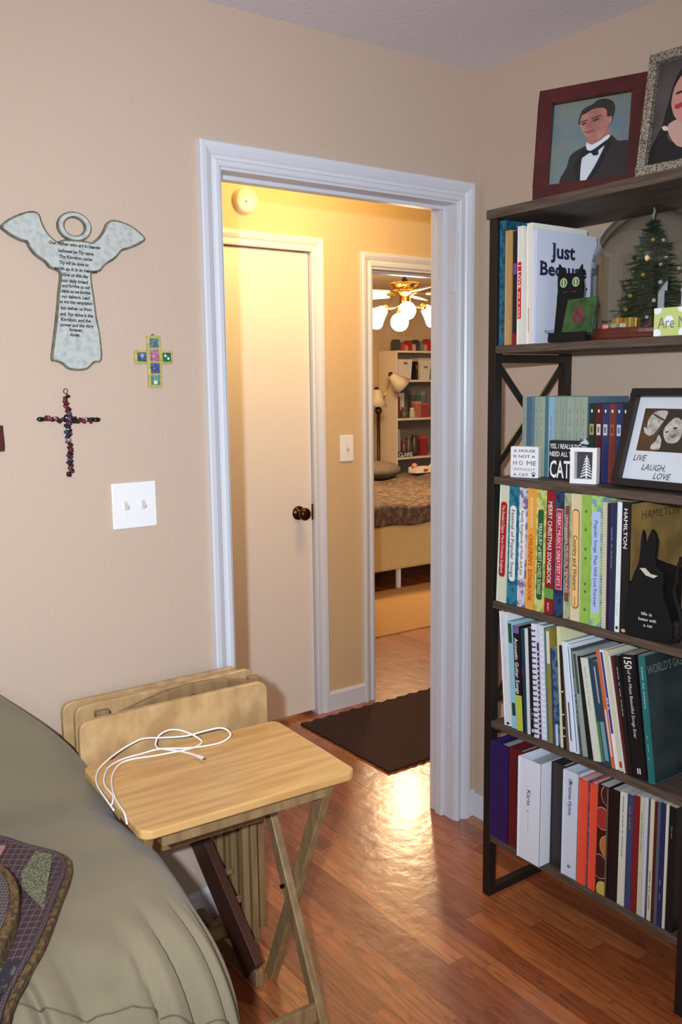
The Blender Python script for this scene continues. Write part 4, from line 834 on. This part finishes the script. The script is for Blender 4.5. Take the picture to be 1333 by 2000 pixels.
MB().tube([(-.006, -a, b+.0065) for a, b in TL], [.007, .007, .007, .0065, .006, .006, .0055, .005, .005, .0045, .003], 8).build('tail', M_cat, ct, smooth=True)
MB().prism([(.022, .168), (.036, .170), (.050, .158), (.068, .156), (.058, .149), (.038, .153)], .012, .0126, M=Mc).build('collar', flat((190, 184, 170)), ct)
for i, s_ in enumerate(('life is', 'better with', 'a cat')): text(s_, Mc@Matrix.Translation((.044+.002*i, .062-i*.0135, .0128)), .0078, flat((226, 226, 226)), ct, bold=.0, width=(.026, .044, .022)[i])
# maroon book edge at the right border behind the cat
book(3, 'maroon book standing at the right end behind the black cat', -1.002, .02, .235, 0, (96, 22, 34), xf=-.15, depth=.13, group=g3)
# --- shelf four: leaning magazines
g4 = 'leaning music books and magazines'
R4 = [
 (-.4630, .0285, .322, -.085, (222, 226, 230), 'thick white guitar book at the left end, tallest of the leaning row', 1, [('GUITAR', .86, .012, .055, (196, 206, 220)), ('== = ==== == ===', .55, .006, .10, (170, 176, 186))], ((.01, .03, (40, 30, 50), .4, .9),), None),
 (-.4885, .0205, .300, -.085, (150, 196, 216), 'light blue book with two dark green blocks', 0, None, ((.12, .24, (30, 60, 66), .6, 0), (.80, .98, (40, 84, 60), .6, 0)), None),
 (-.5100, .0225, .292, -.080, (24, 22, 26), 'acoustic guitar songbook with black and yellow green spine', 0, [('Acoustic Guitar Songs', .62, .0125, .155, (240, 240, 240))], ((.0, .34, (186, 196, 70), 1, 0), (.93, 1.0, (112, 92, 150), 1, 0)), None),
 (-.5255, .0060, .287, -.075, (38, 48, 104), 'thin navy magazine after the acoustic songbook', 0, None, ((.55, .62, (150, 50, 60), .8, 0),), None),
 (-.5320, .0052, .288, -.070, (32, 64, 56), 'thin dark green magazine beside the thin navy one', 0, None, (), None),
 (-.5400, .0095, .292, -.062, (214, 220, 232), 'thin white lavender magazine left of the black one', 0, None, (), None),
 (-.5530, .0155, .296, -.060, (26, 22, 22), 'black magazine between white spines', 0, [('- = -', .2, .006, .03, (200, 200, 200))], ((.03, .06, (220, 220, 220), .4, .2),), None),
 (-.5690, .0155, .312, -.060, (224, 226, 232), 'white comb bound book with purple edge, left of the pair', 2, None, (), None),
 (-.5805, .0070, .262, -.060, (62, 34, 92), 'purple backed thin book inside the comb bound pair', 0, None, tuple((a/20, a/20+.02, (220, 220, 230), .6, .9) for a in range(1, 19)), None),
 (-.5955, .0210, .312, -.063, (212, 214, 226), 'white dotted comb bound book, right of the pair', 2, None, (), None),
 (-.6100, .0060, .310, -.066, (82, 124, 120), 'thin sea green magazine right of the comb bound books', 0, None, ((.5, .62, (80, 150, 70), 1, 0),), None),
 (-.6190, .0100, .308, -.067, (150, 130, 60), 'thin mustard magazine with a cream head beside the sea green one', 0, None, ((.7, .98, (220, 214, 190), 1, 0),), None),
 (-.6275, .0055, .258, -.066, (36, 56, 110), 'short thin navy magazine', 0, None, (), None),
 (-.6400, .0175, .262, -.068, (86, 116, 140), 'slate blue patterned short book', 0, None, ((.0, .22, (200, 210, 214), .4, 0),), (40, 70, 96)),
 (-.6555, .0110, .322, -.072, (220, 218, 176), 'tall cream yellow magazine rising above its neighbours', 0, None, (), None),
 (-.6670, .0100, .275, -.085, (34, 32, 32), 'black magazine with white specks', 0, None, tuple((a, a+.012, (230, 230, 230), .5, .5) for a in (.12, .2, .33, .55)), None),
 (-.6770, .0085, .230, -.105, (112, 86, 78), 'short thin brown booklet', 0, None, (), None),
 (-.6905, .0160, .288, -.122, (220, 226, 238), 'white leaning folder with pale blue shade', 0, None, ((.1, .45, (40, 36, 40), .2, 0),), None),
 (-.7055, .0120, .284, -.138, (214, 222, 232), 'white leaning booklet with blue stripe', 0, None, ((.02, .98, (60, 120, 170), .2, 0),), None),
 (-.7175, .0105, .276, -.152, (74, 76, 78), 'charcoal leaning magazine with white text', 0, [('==== = == ===', .5, .004, .12, (200, 200, 200))], (), None),
 (-.7310, .0150, .270, -.166, (150, 160, 156), 'grey green leaning magazine', 0, None, ((.6, .98, (60, 80, 70), .5, 0),), None),
 (-.7480, .0170, .262, -.180, (24, 28, 28), 'black green leaning folder, shorter than its neighbours', 0, None, (), None),
 (-.7690, .0220, .262, -.195, (212, 216, 200), 'wide cream leaning book with faint spine text', 0, [('=== == = ====', .7, .007, .11, (140, 150, 150))], (), None),
 (-.7870, .0100, .266, -.200, (36, 70, 90), 'navy leaning magazine with green lower spine', 0, None, ((.02, .4, (70, 130, 70), .8, 0),), None),
 (-.8030, .0190, .262, -.203, (50, 66, 84), 'dark blue leaning book with pale blue lower spine', 0, None, ((.05, .42, (110, 150, 170), .6, 0), (.6, .95, (170, 180, 190), .18, 0)), None),
 (-.8185, .0090, .293, -.203, (198, 106, 60), 'thin orange leaning magazine', 0, None, ((.1, .5, (210, 200, 200), .5, 0),), None),
 (-.8290, .0100, .297, -.203, (228, 228, 232), 'white and purple leaning songbook', 0, [('== =', .55, .007, .03, (230, 230, 250))], ((.3, .98, (62, 44, 120), .65, 0),), None),
 (-.8415, .0125, .298, -.200, (206, 202, 172), 'cream leaning songbook after the purple one', 0, None, ((.03, .08, (160, 60, 50), .6, 0),), None),
 (-.8515, .0055, .289, -.197, (214, 214, 216), 'thin white leaning booklet beside maroon one', 0, None, (), None),
 (-.8585, .0065, .289, -.193, (92, 38, 36), 'thin maroon leaning booklet', 0, None, (), None),
 (-.8690, .0125, .292, -.185, (30, 27, 26), 'black leaning book left of the thick black songbook', 0, [('=== = == ====', .7, .005, .12, (190, 190, 180))], (), None),
 (-.8960, .0370, .300, -.160, (22, 20, 21), 'thick black songbook of most beautiful songs', 0, [('150', .93, .022, .028, (226, 226, 226)), ('of the Most Beautiful Songs Ever', .60, .009, .165, (190, 190, 190)), ('=', .06, .020, .014, (235, 235, 235))], (), None),
 (-.9290, .0180, .308, -.140, (38, 106, 106), 'teal spined book showing a dark green cover at the right', 0, [('==== == =====', .75, .006, .10, (190, 220, 214)), ('- -- -', .28, .006, .06, (190, 220, 214))], (), None)]
lastb = None
for (y, t, h, ln, c, lab, kind, ti, lb, c2) in R4:
    b = book(4, lab, y, t, h, ln, c, hard=(kind == 1), group=g4, title=ti, labels=lb, rgb2=c2, xf=-.316+random.uniform(-.001, .004), depth=.222 if h > .27 else .17, name='book' if t > .016 else None, cat='book' if t > .016 else 'magazine')
    if kind == 2:
        co = MB()
        for i in range(20):
            zz = .012+i*(h-.03)/19; co.tube([(.008, -.0055, zz), (-.003, -.0052, zz), (-.005, 0, zz), (-.003, .0052, zz), (.008, .0055, zz)], .0021, 6)
        co.build('comb_binding', mat('purple comb', (58, 34, 96), .4) if y > -.58 else mat('white comb', (226, 226, 234), .4), b)
    lastb = b
Mc = plane_M((0, -.0089, 0), (1, 0, 0), (0, 0, 1))
MB().prism([(.002, .002), (.220, .002), (.220, .306), (.002, .306)], 0, .0004, M=Mc).build('cover_print', mat('dark sea green cover', (36, 60, 62), .35, rgb2=(22, 34, 38), nscale=8), lastb)
text("WORLD'S GREATEST", Mc@Matrix.Translation((.006, .272, .0008)), .022, flat((110, 126, 124)), lastb, width=.20, align='LEFT')
# --- shelf five: binders
g5 = 'binders and albums on the lowest shelf'
book(5, 'wide purple ring binder at the left end of the lowest shelf', -.4400, .068, .288, .0, (44, 26, 84), cat='binder', xf=-.322, depth=.26, group=g5, open_top=True)
book(5, 'dark red ring binder beside the purple one', -.5020, .050, .290, .0, (98, 24, 30), cat='binder', xf=-.320, depth=.26, group=g5, open_top=True, title=[('=== = ===', .6, .008, .10, (70, 16, 22))])
wb = book(5, 'thick white ring binder jutting out with handwriting on its spine', -.5720, .078, .290, .0, (222, 226, 236), cat='binder', xf=-.345, depth=.27, group=g5, open_top=True, title=[('Karts  -', .60, .013, .062, (70, 70, 88)), ('- --- ---', .40, .008, .055, (140, 140, 154))])
book(5, 'dark brown binder right of the thick white one', -.6390, .047, .292, .0, (44, 38, 36), cat='binder', xf=-.305, depth=.26, group=g5, open_top=True)
cb = book(5, 'white ring binder with two rivets and handwritten title', -.6900, .048, .292, .0, (206, 212, 228), cat='binder', xf=-.318, depth=.26, group=g5, open_top=True, title=[('Christmas Hymns', .76, .012, .10, (40, 40, 60))])
for zz in (.03, .262):
    q = MB(); ring(q, 0, zz, (.0042, .0042), (.0022, .0022), 0, .001, plane_M((0, 0, 0), (0, -1, 0), (0, 0, 1)), n=16); q.build('rivet', flat((60, 62, 70)), cb)
book(5, 'orange red folder left of the purple notebook', -.7290, .027, .284, .0, (230, 84, 56), cat='folder', name='folder', xf=-.318, depth=.24, group=g5)
book(5, 'thin purple patterned notebook between two orange folders', -.7470, .008, .284, .0, (70, 62, 120), rgb2=(120, 100, 130), xf=-.312, depth=.23, group=g5, name='notebook')
book(5, 'orange red folder right of the purple notebook', -.7635, .0235, .286, .0, (226, 80, 54), cat='folder', name='folder', xf=-.318, depth=.24, group=g5)
rc = book(5, 'dark brown album with red, orange and yellow circles', -.7925, .0335, .292, .0, (60, 18, 20), cat='album', name='album', xf=-.318, depth=.25, group=g5)
Ml2 = plane_M((0, 0, 0), (0, -1, 0), (0, 0, 1))
q = MB(); qm = [flat((196, 180, 160))]
for (cy, cz, r, c) in ((.016, .270, .022, (70, 22, 20)), (.0, .205, .024, (160, 44, 42)), (.018, .135, .024, (182, 104, 50)), (-.004, .075, .026, (64, 20, 20)), (.006, .014, .019, (196, 170, 70))):
    cl2 = lambda pts: [(max(-.016, min(.0155, a)), max(.001, min(.291, b))) for a, b in pts]
    q.prism(cl2(ellipse(cy, cz, r, r*1.25, 24)), 0, .0004, M=Ml2); qm.append(flat(c))
    q.prism(cl2(ellipse(cy, cz, r-.0014, r*1.25-.0014, 24)), 0, .0008, mi=len(qm)-1, M=Ml2)
q.build('circle_print', qm, rc)
MB().box((-.0015, -.0165, .002), (.0, -.0125, .29)).build('spine_strip', flat((90, 90, 60)), rc)
book(5, 'black album right of the circle patterned one', -.8250, .029, .292, .0, (30, 20, 18), cat='album', name='album', xf=-.314, depth=.25, group=g5)
R5 = [(-.8520, .0205, .297, 0, (206, 206, 190), 'cream spined songbook with small black text', [('==== === = =====', .70, .006, .16, (60, 60, 60))]),
 (-.8720, .0175, .298, 0, (56, 66, 102), 'slate blue spined songbook with orange text', [('== ===', .8, .008, .06, (180, 110, 70))]),
 (-.8900, .0165, .302, 0, (122, 28, 32), 'dark red spined songbook on the lowest shelf', None),
 (-.9060, .0130, .306, 0, (186, 190, 160), 'pale sage spined songbook', [('== ==== ===', .7, .005, .10, (90, 100, 80))]),
 (-.9175, .0085, .308, 0, (196, 196, 216), 'thin lavender white songbook', None),
 (-.9250, .0050, .308, 0, (80, 76, 78), 'very thin grey booklet', None),
 (-.9335, .0105, .310, 0, (204, 200, 172), 'cream songbook with black lettering near its foot', [('=== == ====', .25, .006, .10, (40, 30, 30))]),
 (-.9430, .0070, .308, 0, (84, 26, 28), 'thin maroon songbook on the lowest shelf', None),
 (-.9515, .0080, .310, 0, (80, 88, 98), 'thin steel grey songbook', None),
 (-.9630, .0130, .312, 0, (34, 40, 84), 'navy songbook near the right end of the lowest shelf', [('- -', .3, .006, .05, (180, 180, 210))]),
 (-.9740, .0065, .314, 0, (212, 208, 184), 'very thin cream booklet before the black one', None),
 (-.9885, .0190, .312, 0, (18, 20, 20), 'black book at the right end of the lowest shelf', [('--', .8, .005, .03, (190, 190, 190))])]
for (y, t, h, ln, c, lab, ti) in R5:
    book(5, lab, y, t, h, ln, c, hard=False, group=g5, title=ti, xf=-.316, depth=.225)

# ================================================================== TRAY TABLES
TX, TY = -1.222, -.470
tt = thing('tray_table', 'open wooden folding tray table with the white cable on it', 'tray table', (TX, TY, 0), (0, 0, math.radians(-2.5)))
MB().prism(rrect(-.245, -.182, .245, .182, .026, 7), .641, .660).build('table_top', M_tray, tt, bevel=.004, seg=3)
LG = .021
for sx, nmx in ((.174, 0), (-.196, 1)):
    q = MB(); q.bar((sx, .175, .635), (sx, -.155, .0045), LG, .034, up=(0, 1, 0)); q.build('leg', M_leg, tt, bevel=.003)
    s2 = sx-.023*(1 if sx > 0 else -1)
    q = MB(); q.bar((s2+.045*(1 if sx > 0 else -1), -.135, .635), (s2+.045*(1 if sx > 0 else -1), .150, .0045), LG, .034, up=(0, 1, 0)); q.build('leg', M_leg, tt, bevel=.003)
    MB().tube([(sx-.02, .012, .325), (sx+.04*(1 if sx > 0 else -1), .012, .325)], .005, 8).build('pivot_bolt', M_bronze, tt)
MB().bar((-.205, .105, .478), (.163, .105, .478), .014, .052).build('stretcher', M_leg, tt, bevel=.002)
MB().bar((-.185, -.120, .085), (.163, -.120, .085), .016, .040).build('stretcher', M_leg, tt, bevel=.002)
MB().bar((-.19, -.128, .618), (.19, -.128, .618), .026, .040).build('cleat', M_leg, tt, bevel=.002)
MB().box((-.03, -.15, .622), (.045, -.142, .641)).build('latch', M_leg, tt)

def folded(label, x0, y, zt, dx=0, rotz=0, fig=M_tray2, hh=.368):
    t = thing('folded_tray_table', label, 'tray table', (x0+.2425, y, 0), (0, 0, rotz), 'folded tray tables in their stand')
    M = plane_M((0, -.009, zt), (1, 0, 0), (0, 0, 1))
    MB().prism(rrect(-.2425, -hh, .2425, 0, .024, 6), -.018, 0, M=M).build('table_top', fig, t, bevel=.003)
    for sx in (-.20, .20):
        for k, yy in ((0, .022), (1, .034)):
            q = MB(); q.box((sx-.009+(.024 if k else 0)*(-1 if sx > 0 else 1), .004, zt-.70+k*.03), (sx+.009+(.024 if k else 0)*(-1 if sx > 0 else 1), .024, zt-.05)); q.build('leg', M_leg, t, bevel=.002)
    return t
folded('folded wooden tray table nearest the open one, figured front board', -1.445, -.232, .744, rotz=-.015, fig=M_tray2)
folded('folded wooden tray table in the middle of the stack behind', -1.415, -.115, .740, fig=M_tray2)
folded('folded wooden tray table at the back against the wall', -1.425, -.055, .733, fig=M_tray2)
sn = thing('tray_stand', 'wooden storage stand with arched carrying handle holding the folded trays', 'stand', (-1.17, -.165, 0))
ar = []; 
for i in range(15): a = math.pi*i/14; ar.append((-.115+.115*math.cos(math.pi-a)*-1*-1, .0))
AP = [(-.20, .0), (-.20, .03)]+[(-.20+.40*i/16, .030+.034*math.sin(math.pi*i/16)) for i in range(1, 16)]+[(.20, .03), (.20, .0)]
AI = [(.085, .0), (.085, .012), (.05, .030), (.0, .036), (-.05, .030), (-.085, .012), (-.085, .0)]
MB().prism(AP+AI, -.009, .009, M=plane_M((0.04, 0, .688), (1, 0, 0), (0, 0, 1))).build('carry_handle', M_leg, sn, bevel=.003)
for sx in (-.195, .215):
    MB().box((sx-.016, -.011, .03), (sx+.016, .011, .735)).build('upright', M_leg, sn, bevel=.003)
for sx in (-.24, .095):
    MB().box((sx-.0, -.185, .0005), (sx+.024, .145, .045)).build('foot', M_leg, sn, bevel=.003)
MB().bar((.100, -.17, .040), (.100, .12, .275), .024, .085, up=(0, 0, 1)).build('brace', mat('shade darkened leg wood', (70, 38, 26), .5), sn, bevel=.002)  # leg wood coloured dark to stand in for the shade around it
MB().box((-.2, -.012, .045), (.2, .012, .075)).build('cross_rail', M_leg, sn, bevel=.003)
for zz in (.15, .20): MB().bar((.09, -.03+(zz-.15)*1.2, zz), (.15, -.03+(zz-.15)*1.2, zz), .014, .012).build('peg', M_leg, sn)

# charging cable
C1 = [(-1.2347, -.3965, .667), (-1.2523, -.3523, .667), (-1.2843, -.3089, .667), (-1.2882, -.2939, .669), (-1.2862, -.2872, .675), (-1.2756, -.2824, .6878), (-1.2549, -.2890, .6978), (-1.2321, -.3037, .697), (-1.2103, -.3226, .687), (-1.1955, -.3371, .674), (-1.2025, -.346, .670), (-1.2263, -.3533, .669), (-1.2672, -.347, .668), (-1.3138, -.3361, .667), (-1.3588, -.3238, .667), (-1.3907, -.3311, .667), (-1.4222, -.3697, .667), (-1.4443, -.4176, .667), (-1.4654, -.4925, .669), (-1.474, -.5592, .668), (-1.478, -.58, .655)]
C2 = [(-1.478, -.50, .660), (-1.4637, -.4742, .667), (-1.4584, -.4174, .667), (-1.4439, -.3751, .667), (-1.4146, -.3302, .667), (-1.3739, -.3099, .667), (-1.3312, -.3082, .667), (-1.2894, -.3201, .672), (-1.2428, -.3508, .672), (-1.1935, -.3593, .668), (-1.1565, -.3673, .671), (-1.1404, -.3767, .685), (-1.144, -.3713, .697), (-1.1597, -.3581, .7022), (-1.1899, -.3367, .6942), (-1.2237, -.3131, .6838), (-1.27, -.2900, .684), (-1.3093, -.2830, .690), (-1.3334, -.2830, .688), (-1.3773, -.2890, .677), (-1.4231, -.3154, .669), (-1.4501, -.3484, .667), (-1.4700, -.4026, .667), (-1.4780, -.4742, .665), (-1.480, -.52, .66)]
def smooth_path(P, n=6):
    P = [V(p) for p in P]; out = []
    for i in range(len(P)-1):
        a = P[max(0, i-1)]; b = P[i]; c = P[i+1]; d = P[min(len(P)-1, i+2)]
        for k in range(n):
            t = k/n; out.append(.5*((2*b)+(c-a)*t+(2*a-5*b+4*c-d)*t*t+(3*b-a-3*c+d)*t**3))
    out.append(P[-1]); return out
cbm = mat('white cable jacket', (232, 230, 228), .4)
cb_ = thing('charging_cable', 'coiled white charging cable lying over the open tray table', 'cable', (-1.30, -.40, .662))
o_ = V((-1.30, -.40, .662))
MB().tube([p-o_ for p in smooth_path(C1)], .0021, 8).build('cord', cbm, cb_, smooth=True)
MB().tube([p-o_ for p in smooth_path(C2)], .0021, 8).build('cord', cbm, cb_, smooth=True)
p0 = V(C1[0])-o_; d0 = (V((-1.2285, -.4313, .667))-V(C1[0])).normalized()
MB().bar(p0-d0*.002, p0+d0*.020, .008, .0045).build('plug', cbm, cb_, bevel=.001)
MB().bar(p0+d0*.020, p0+d0*.027, .006, .0022).build('plug_tip', mat('plug metal', (150, 140, 120), .3, metal=1), cb_)

# ================================================================== SOFA
sf = thing('sofa', 'overstuffed sage green suede sofa arm and back at lower left', 'sofa', (-2.2, -.6, 0))
sv = V(sf.location)
def sstep(a, b, x):
    t = max(0, min(1, (x-a)/(b-a))); return t*t*(3-2*t)
NU, NV = 210, 280; vs = []; fs = []
PL = [(-.78, .05), (-.52, .10), (-.26, .09), (-.04, .12), (.20, .13), (.44, .15), (.66, .13), (.86, .10)]
def arm_point(s, a, out=0):
    y = -.012-.990*s
    e = max(0, (s-.80)/.20); cap = math.sqrt(max(0, 1-e**2.6)) if e > 0 else 1
    zt = .642+.19*sstep(-.42, -.02, y)+.006*math.sin(y*5)-.02*sstep(-.62, -.95, y)
    xr = -1.390-.135*sstep(-.26, -.02, y)-.038*sstep(-.55, -.90, y)+.006*math.sin(y*6); xl = -1.876
    cx = (xr+xl)/2; hw = (xr-xl)/2; cz = .30; hz = zt-cz
    hz *= (.30+.70*cap); hw2 = hw*(.74+.26*cap)
    ca, sa = math.cos(a), math.sin(a); p = .5
    X_ = math.copysign(abs(ca)**p, ca)*hw2; Z_ = math.copysign(abs(sa)**p, sa)*(hz if sa > 0 else .24)
    u = X_/hw; dn = out
    if sa > -.4:
        g = sstep(.76, .93, s)
        for k, (c0, sl) in enumerate(PL):
            dd = (u-(c0+sl*(s-.85)*6))/(.020+.012*(k % 3)); dn -= (.017+.005*(k % 2))*g*math.exp(-dd*dd)
            d2 = dd-2.6; dn += .006*g*math.exp(-d2*d2/3)
        # drag lines crossing the top from the table side
        w1 = math.sin(26*(y+.55*X_)+1.0)*.5+math.sin(47*(y+.5*X_))*.25
        dn += .0055*w1*max(0, sa)*math.exp(-((y+.47)/.17)**2)
        dn += .003*math.sin(33*(y*.25+X_))*max(0, sa)*sstep(-.4, -.1, y)
    nrm = V((u, 0, Z_/max(.05, hz))); nrm = nrm.normalized() if nrm.length > .01 else V((0, 0, 1))
    return V(((cx+X_+nrm.x*dn), y-(dn*.8*e if e > 0 else 0), (cz+Z_+nrm.z*dn)))-sv
for i in range(NU+1):
    s_ = (i/NU)**.85
    for j in range(NV): vs.append(tuple(arm_point(s_, 2*math.pi*j/NV)))
for i in range(NU):
    for j in range(NV): fs.append((i*NV+j, i*NV+(j+1) % NV, (i+1)*NV+(j+1) % NV, (i+1)*NV+j))
fs.append(tuple(range(NV-1, -1, -1))); fs.append(tuple(range(NU*NV, (NU+1)*NV)))
arm = MB().add(vs, fs).build('arm', M_sofa, sf, smooth=True)
q = MB(); q.tube([arm_point(.978-.11*sstep(72, 128, math.degrees(a)), a, .0018) for a in [math.radians(2+150*i/240) for i in range(241)]], .0014, 6); q.build('seam', flat((96, 88, 68), .9), sf)
bk = MB(); bk.box((-3.6-sv.x, -.30-sv.y, .12-sv.z), (-1.88-sv.x, -.02-sv.y, .84-sv.z)); bk.build('back_cushion', M_sofa, sf, bevel=.08, seg=5)
bk = MB(); bk.box((-3.6-sv.x, -.98-sv.y, .10-sv.z), (-1.88-sv.x, -.31-sv.y, .44-sv.z)); bk.build('seat_cushion', M_sofa, sf, bevel=.05, seg=4)
for x in (-1.5, -1.8, -3.5):
    for y in (-.08, -.9): MB().box((x-.025-sv.x, y-.025-sv.y, 0), (x+.025-sv.x, y+.025-sv.y, .12)).build('foot', mat('espresso wood', (52, 32, 26), .5), sf)
# ================================================================== QUILT
qt = thing('patchwork_quilt', 'folded patchwork quilt in maroon plaid with gold binding on the sofa arm', 'quilt', (-1.75, -.75, .62))
qv = V(qt.location)
OUT = [(-1.612, -.653, .640), (-1.659, -.575, .650), (-1.72, -.49, .655), (-1.86, -.40, .65), (-2.02, -.46, .60), (-2.02, -1.05, .52), (-1.86, -1.02, .560), (-1.796, -.93, .605), (-1.757, -.888, .622), (-1.719, -.844, .630), (-1.67, -.766, .636)]
def soft3(pts, n=4):
    k = len(pts); out = []
    for i in range(k):
        a, b, c, d = [V(pts[(i+o) % k]) for o in (-1, 0, 1, 2)]
        for m in range(n):
            t = m/n; out.append(tuple(.5*((2*b)+(c-a)*t+(2*a-5*b+4*c-d)*t*t+(3*b-a-3*c+d)*t**3)))
    return out
def drape(pts, th, name, mt, inner=0):
    pts = soft3(pts)
    P2 = [(p[0]-qv.x, p[1]-qv.y) for p in pts]
    if inner: P2 = inset(P2, inner)
    zs = [p[2]-qv.z for p in pts]; n = len(P2); mb = MB()
    c = (sum(p[0] for p in P2)/n, sum(p[1] for p in P2)/n, sum(zs)/n+.012)
    vs = [(p[0], p[1], z+th[1]) for p, z in zip(P2, zs)]+[(p[0], p[1], z+th[0]) for p, z in zip(P2, zs)]+[(c[0], c[1], c[2]+th[1])]
    fs = [(i, (i+1) % n, 2*n) for i in range(n)]+[(i, n+i, n+(i+1) % n, (i+1) % n) for i in range(n)]+[tuple(range(n, 2*n))]
    mb.add(vs, fs); o = mb.build(name, mt, qt, bevel=.003); return o
M_bind = mat('gold brown binding', (104, 78, 44), .9, rgb2=(66, 46, 28), nscale=120, contrast=(.42, .58))
M_pl1 = plaid_mat('maroon plaid', (58, 38, 44), (104, 84, 88), 130)
drape(OUT, (.004, .020), 'binding', M_bind)
drape(OUT, (.018, .0255), 'quilt_top', M_pl1, .014)
def patch(pts, name, mt, lift=.0275):
    mb = MB(); mb.prism([(p[0]-qv.x, p[1]-qv.y) for p in pts], 0, .002)
    o = mb.build(name, mt, qt)
    for v in o.data.vertices:
        x, y = v.co.x+qv.x, v.co.y+qv.y
        v.co.z += (.640+(-.18*(x+1.612))*0+(.10*(y+.70)))-qv.z+lift-.002
    return o
def lerp2(a, b, t): return (a[0]+(b[0]-a[0])*t, a[1]+(b[1]-a[1])*t)
patch([(-1.640, -.640), (-1.660, -.612), (-1.700, -.66), (-1.712, -.70), (-1.700, -.775), (-1.682, -.735)], 'tweed_patch', mat('olive tweed', (74, 72, 56), .9, rgb2=(112, 114, 88), nscale=260, contrast=(.45, .55)))
patch([(-1.72, -.60), (-1.70, -.57), (-1.76, -.53), (-1.80, -.60)], 'pink_patch', mat('dusty pink cloth', (150, 110, 104), .9))
patch([(-1.79, -.86), (-1.765, -.87), (-1.80, -.92), (-1.84, -.93)], 'black_patch', mat('black floral cloth', (38, 36, 40), .9, rgb2=(90, 88, 84), nscale=60, contrast=(.55, .62)))
# stitched edge
OS = soft3(OUT); ed = inset([(p[0], p[1]) for p in OS], .013)
q = MB(); zz = [p[2] for p in OS]
q.tube([(a[0]-qv.x, a[1]-qv.y, z-qv.z+.0235) for a, z in zip(ed, zz)], .0048, 8, closed=True); q.build('piping', plaid_mat('maroon stitched piping', (58, 40, 44), (110, 92, 96), 420), qt, smooth=True)
FD = [(-1.739, -.660, .680), (-1.728, -.690, .680), (-1.728, -.740, .678), (-1.740, -.785, .672), (-1.765, -.830, .662), (-1.83, -.90, .64), (-1.98, -.90, .60), (-1.98, -.60, .64), (-1.80, -.60, .68)]
f1 = drape(FD, (-.010, .018), 'folded_corner', M_bind); 
drape(FD, (.016, .024), 'folded_corner_top', plaid_mat('grey maroon stitching', (66, 54, 56), (118, 108, 100), 300), .014)
# blue white rope toy at the lower border
rp = thing('braided_cord', 'end of a pale blue and white braided cord on the sofa front below the quilt', 'cord', (-1.80, -.99, .50))
for k in range(2):
    pts = []
    for i in range(60):
        t = i/59; a = t*22+k*math.pi; pts.append((.07*t+.004*math.cos(a), -.045-.012*t+.004*math.sin(a), .048-.09*t+.003*math.sin(a)))
    MB().tube(pts, .0042, 8).build('strand', mat('pale blue yarn', (104, 120, 142), .8) if k else mat('white yarn', (160, 166, 172), .8), rp, smooth=True)

# ------------------------------------------------------------------ pieces that belong to a part hang under that part
SUB = {'lettering': ('block', 'cat_body', 'painted_face', 'cover_print', 'cover', 'photo_print', 'body'), 'dots': ('block',), 'paw_print': ('block',), 'title_lettering': ('cover',), 'cover_print': ('cover',), 'cover_star': ('cover',),
       'lettering_serif': ('cover',), 'rivet': ('cover',), 'circle_print': ('cover',), 'spine_strip': ('cover',), 'toggle': ('cover_plate',), 'screw': ('cover_plate',), 'slot': ('cover_plate',),
       'eye': ('cat_body',), 'iris': ('cat_body',), 'pupil': ('cat_body',), 'whisker': ('cat_body',), 'collar_band': ('cat_body',), 'indicator_light': ('housing',), 'test_hole': ('housing',), 'plug_tip': ('plug',),
       'flower_print': ('tile_body',), 'tree_print': ('picture',), 'green_print': ('picture',), 'ribbon': ('box',), 'hook': ('frame',), 'stud': ('frame',), 'coupling': ('rod',), 'halo_face': ('halo',)}
for root in [o for o in S.objects if o.parent is None]:
    kids = {}
    for c in root.children: kids.setdefault(c.name.split('.')[0], []).append(c)
    for k, ps in SUB.items():
        for p in ps:
            if p in kids and k in kids and k != p:
                for c in kids[k]: c.parent = kids[p][0]
                break
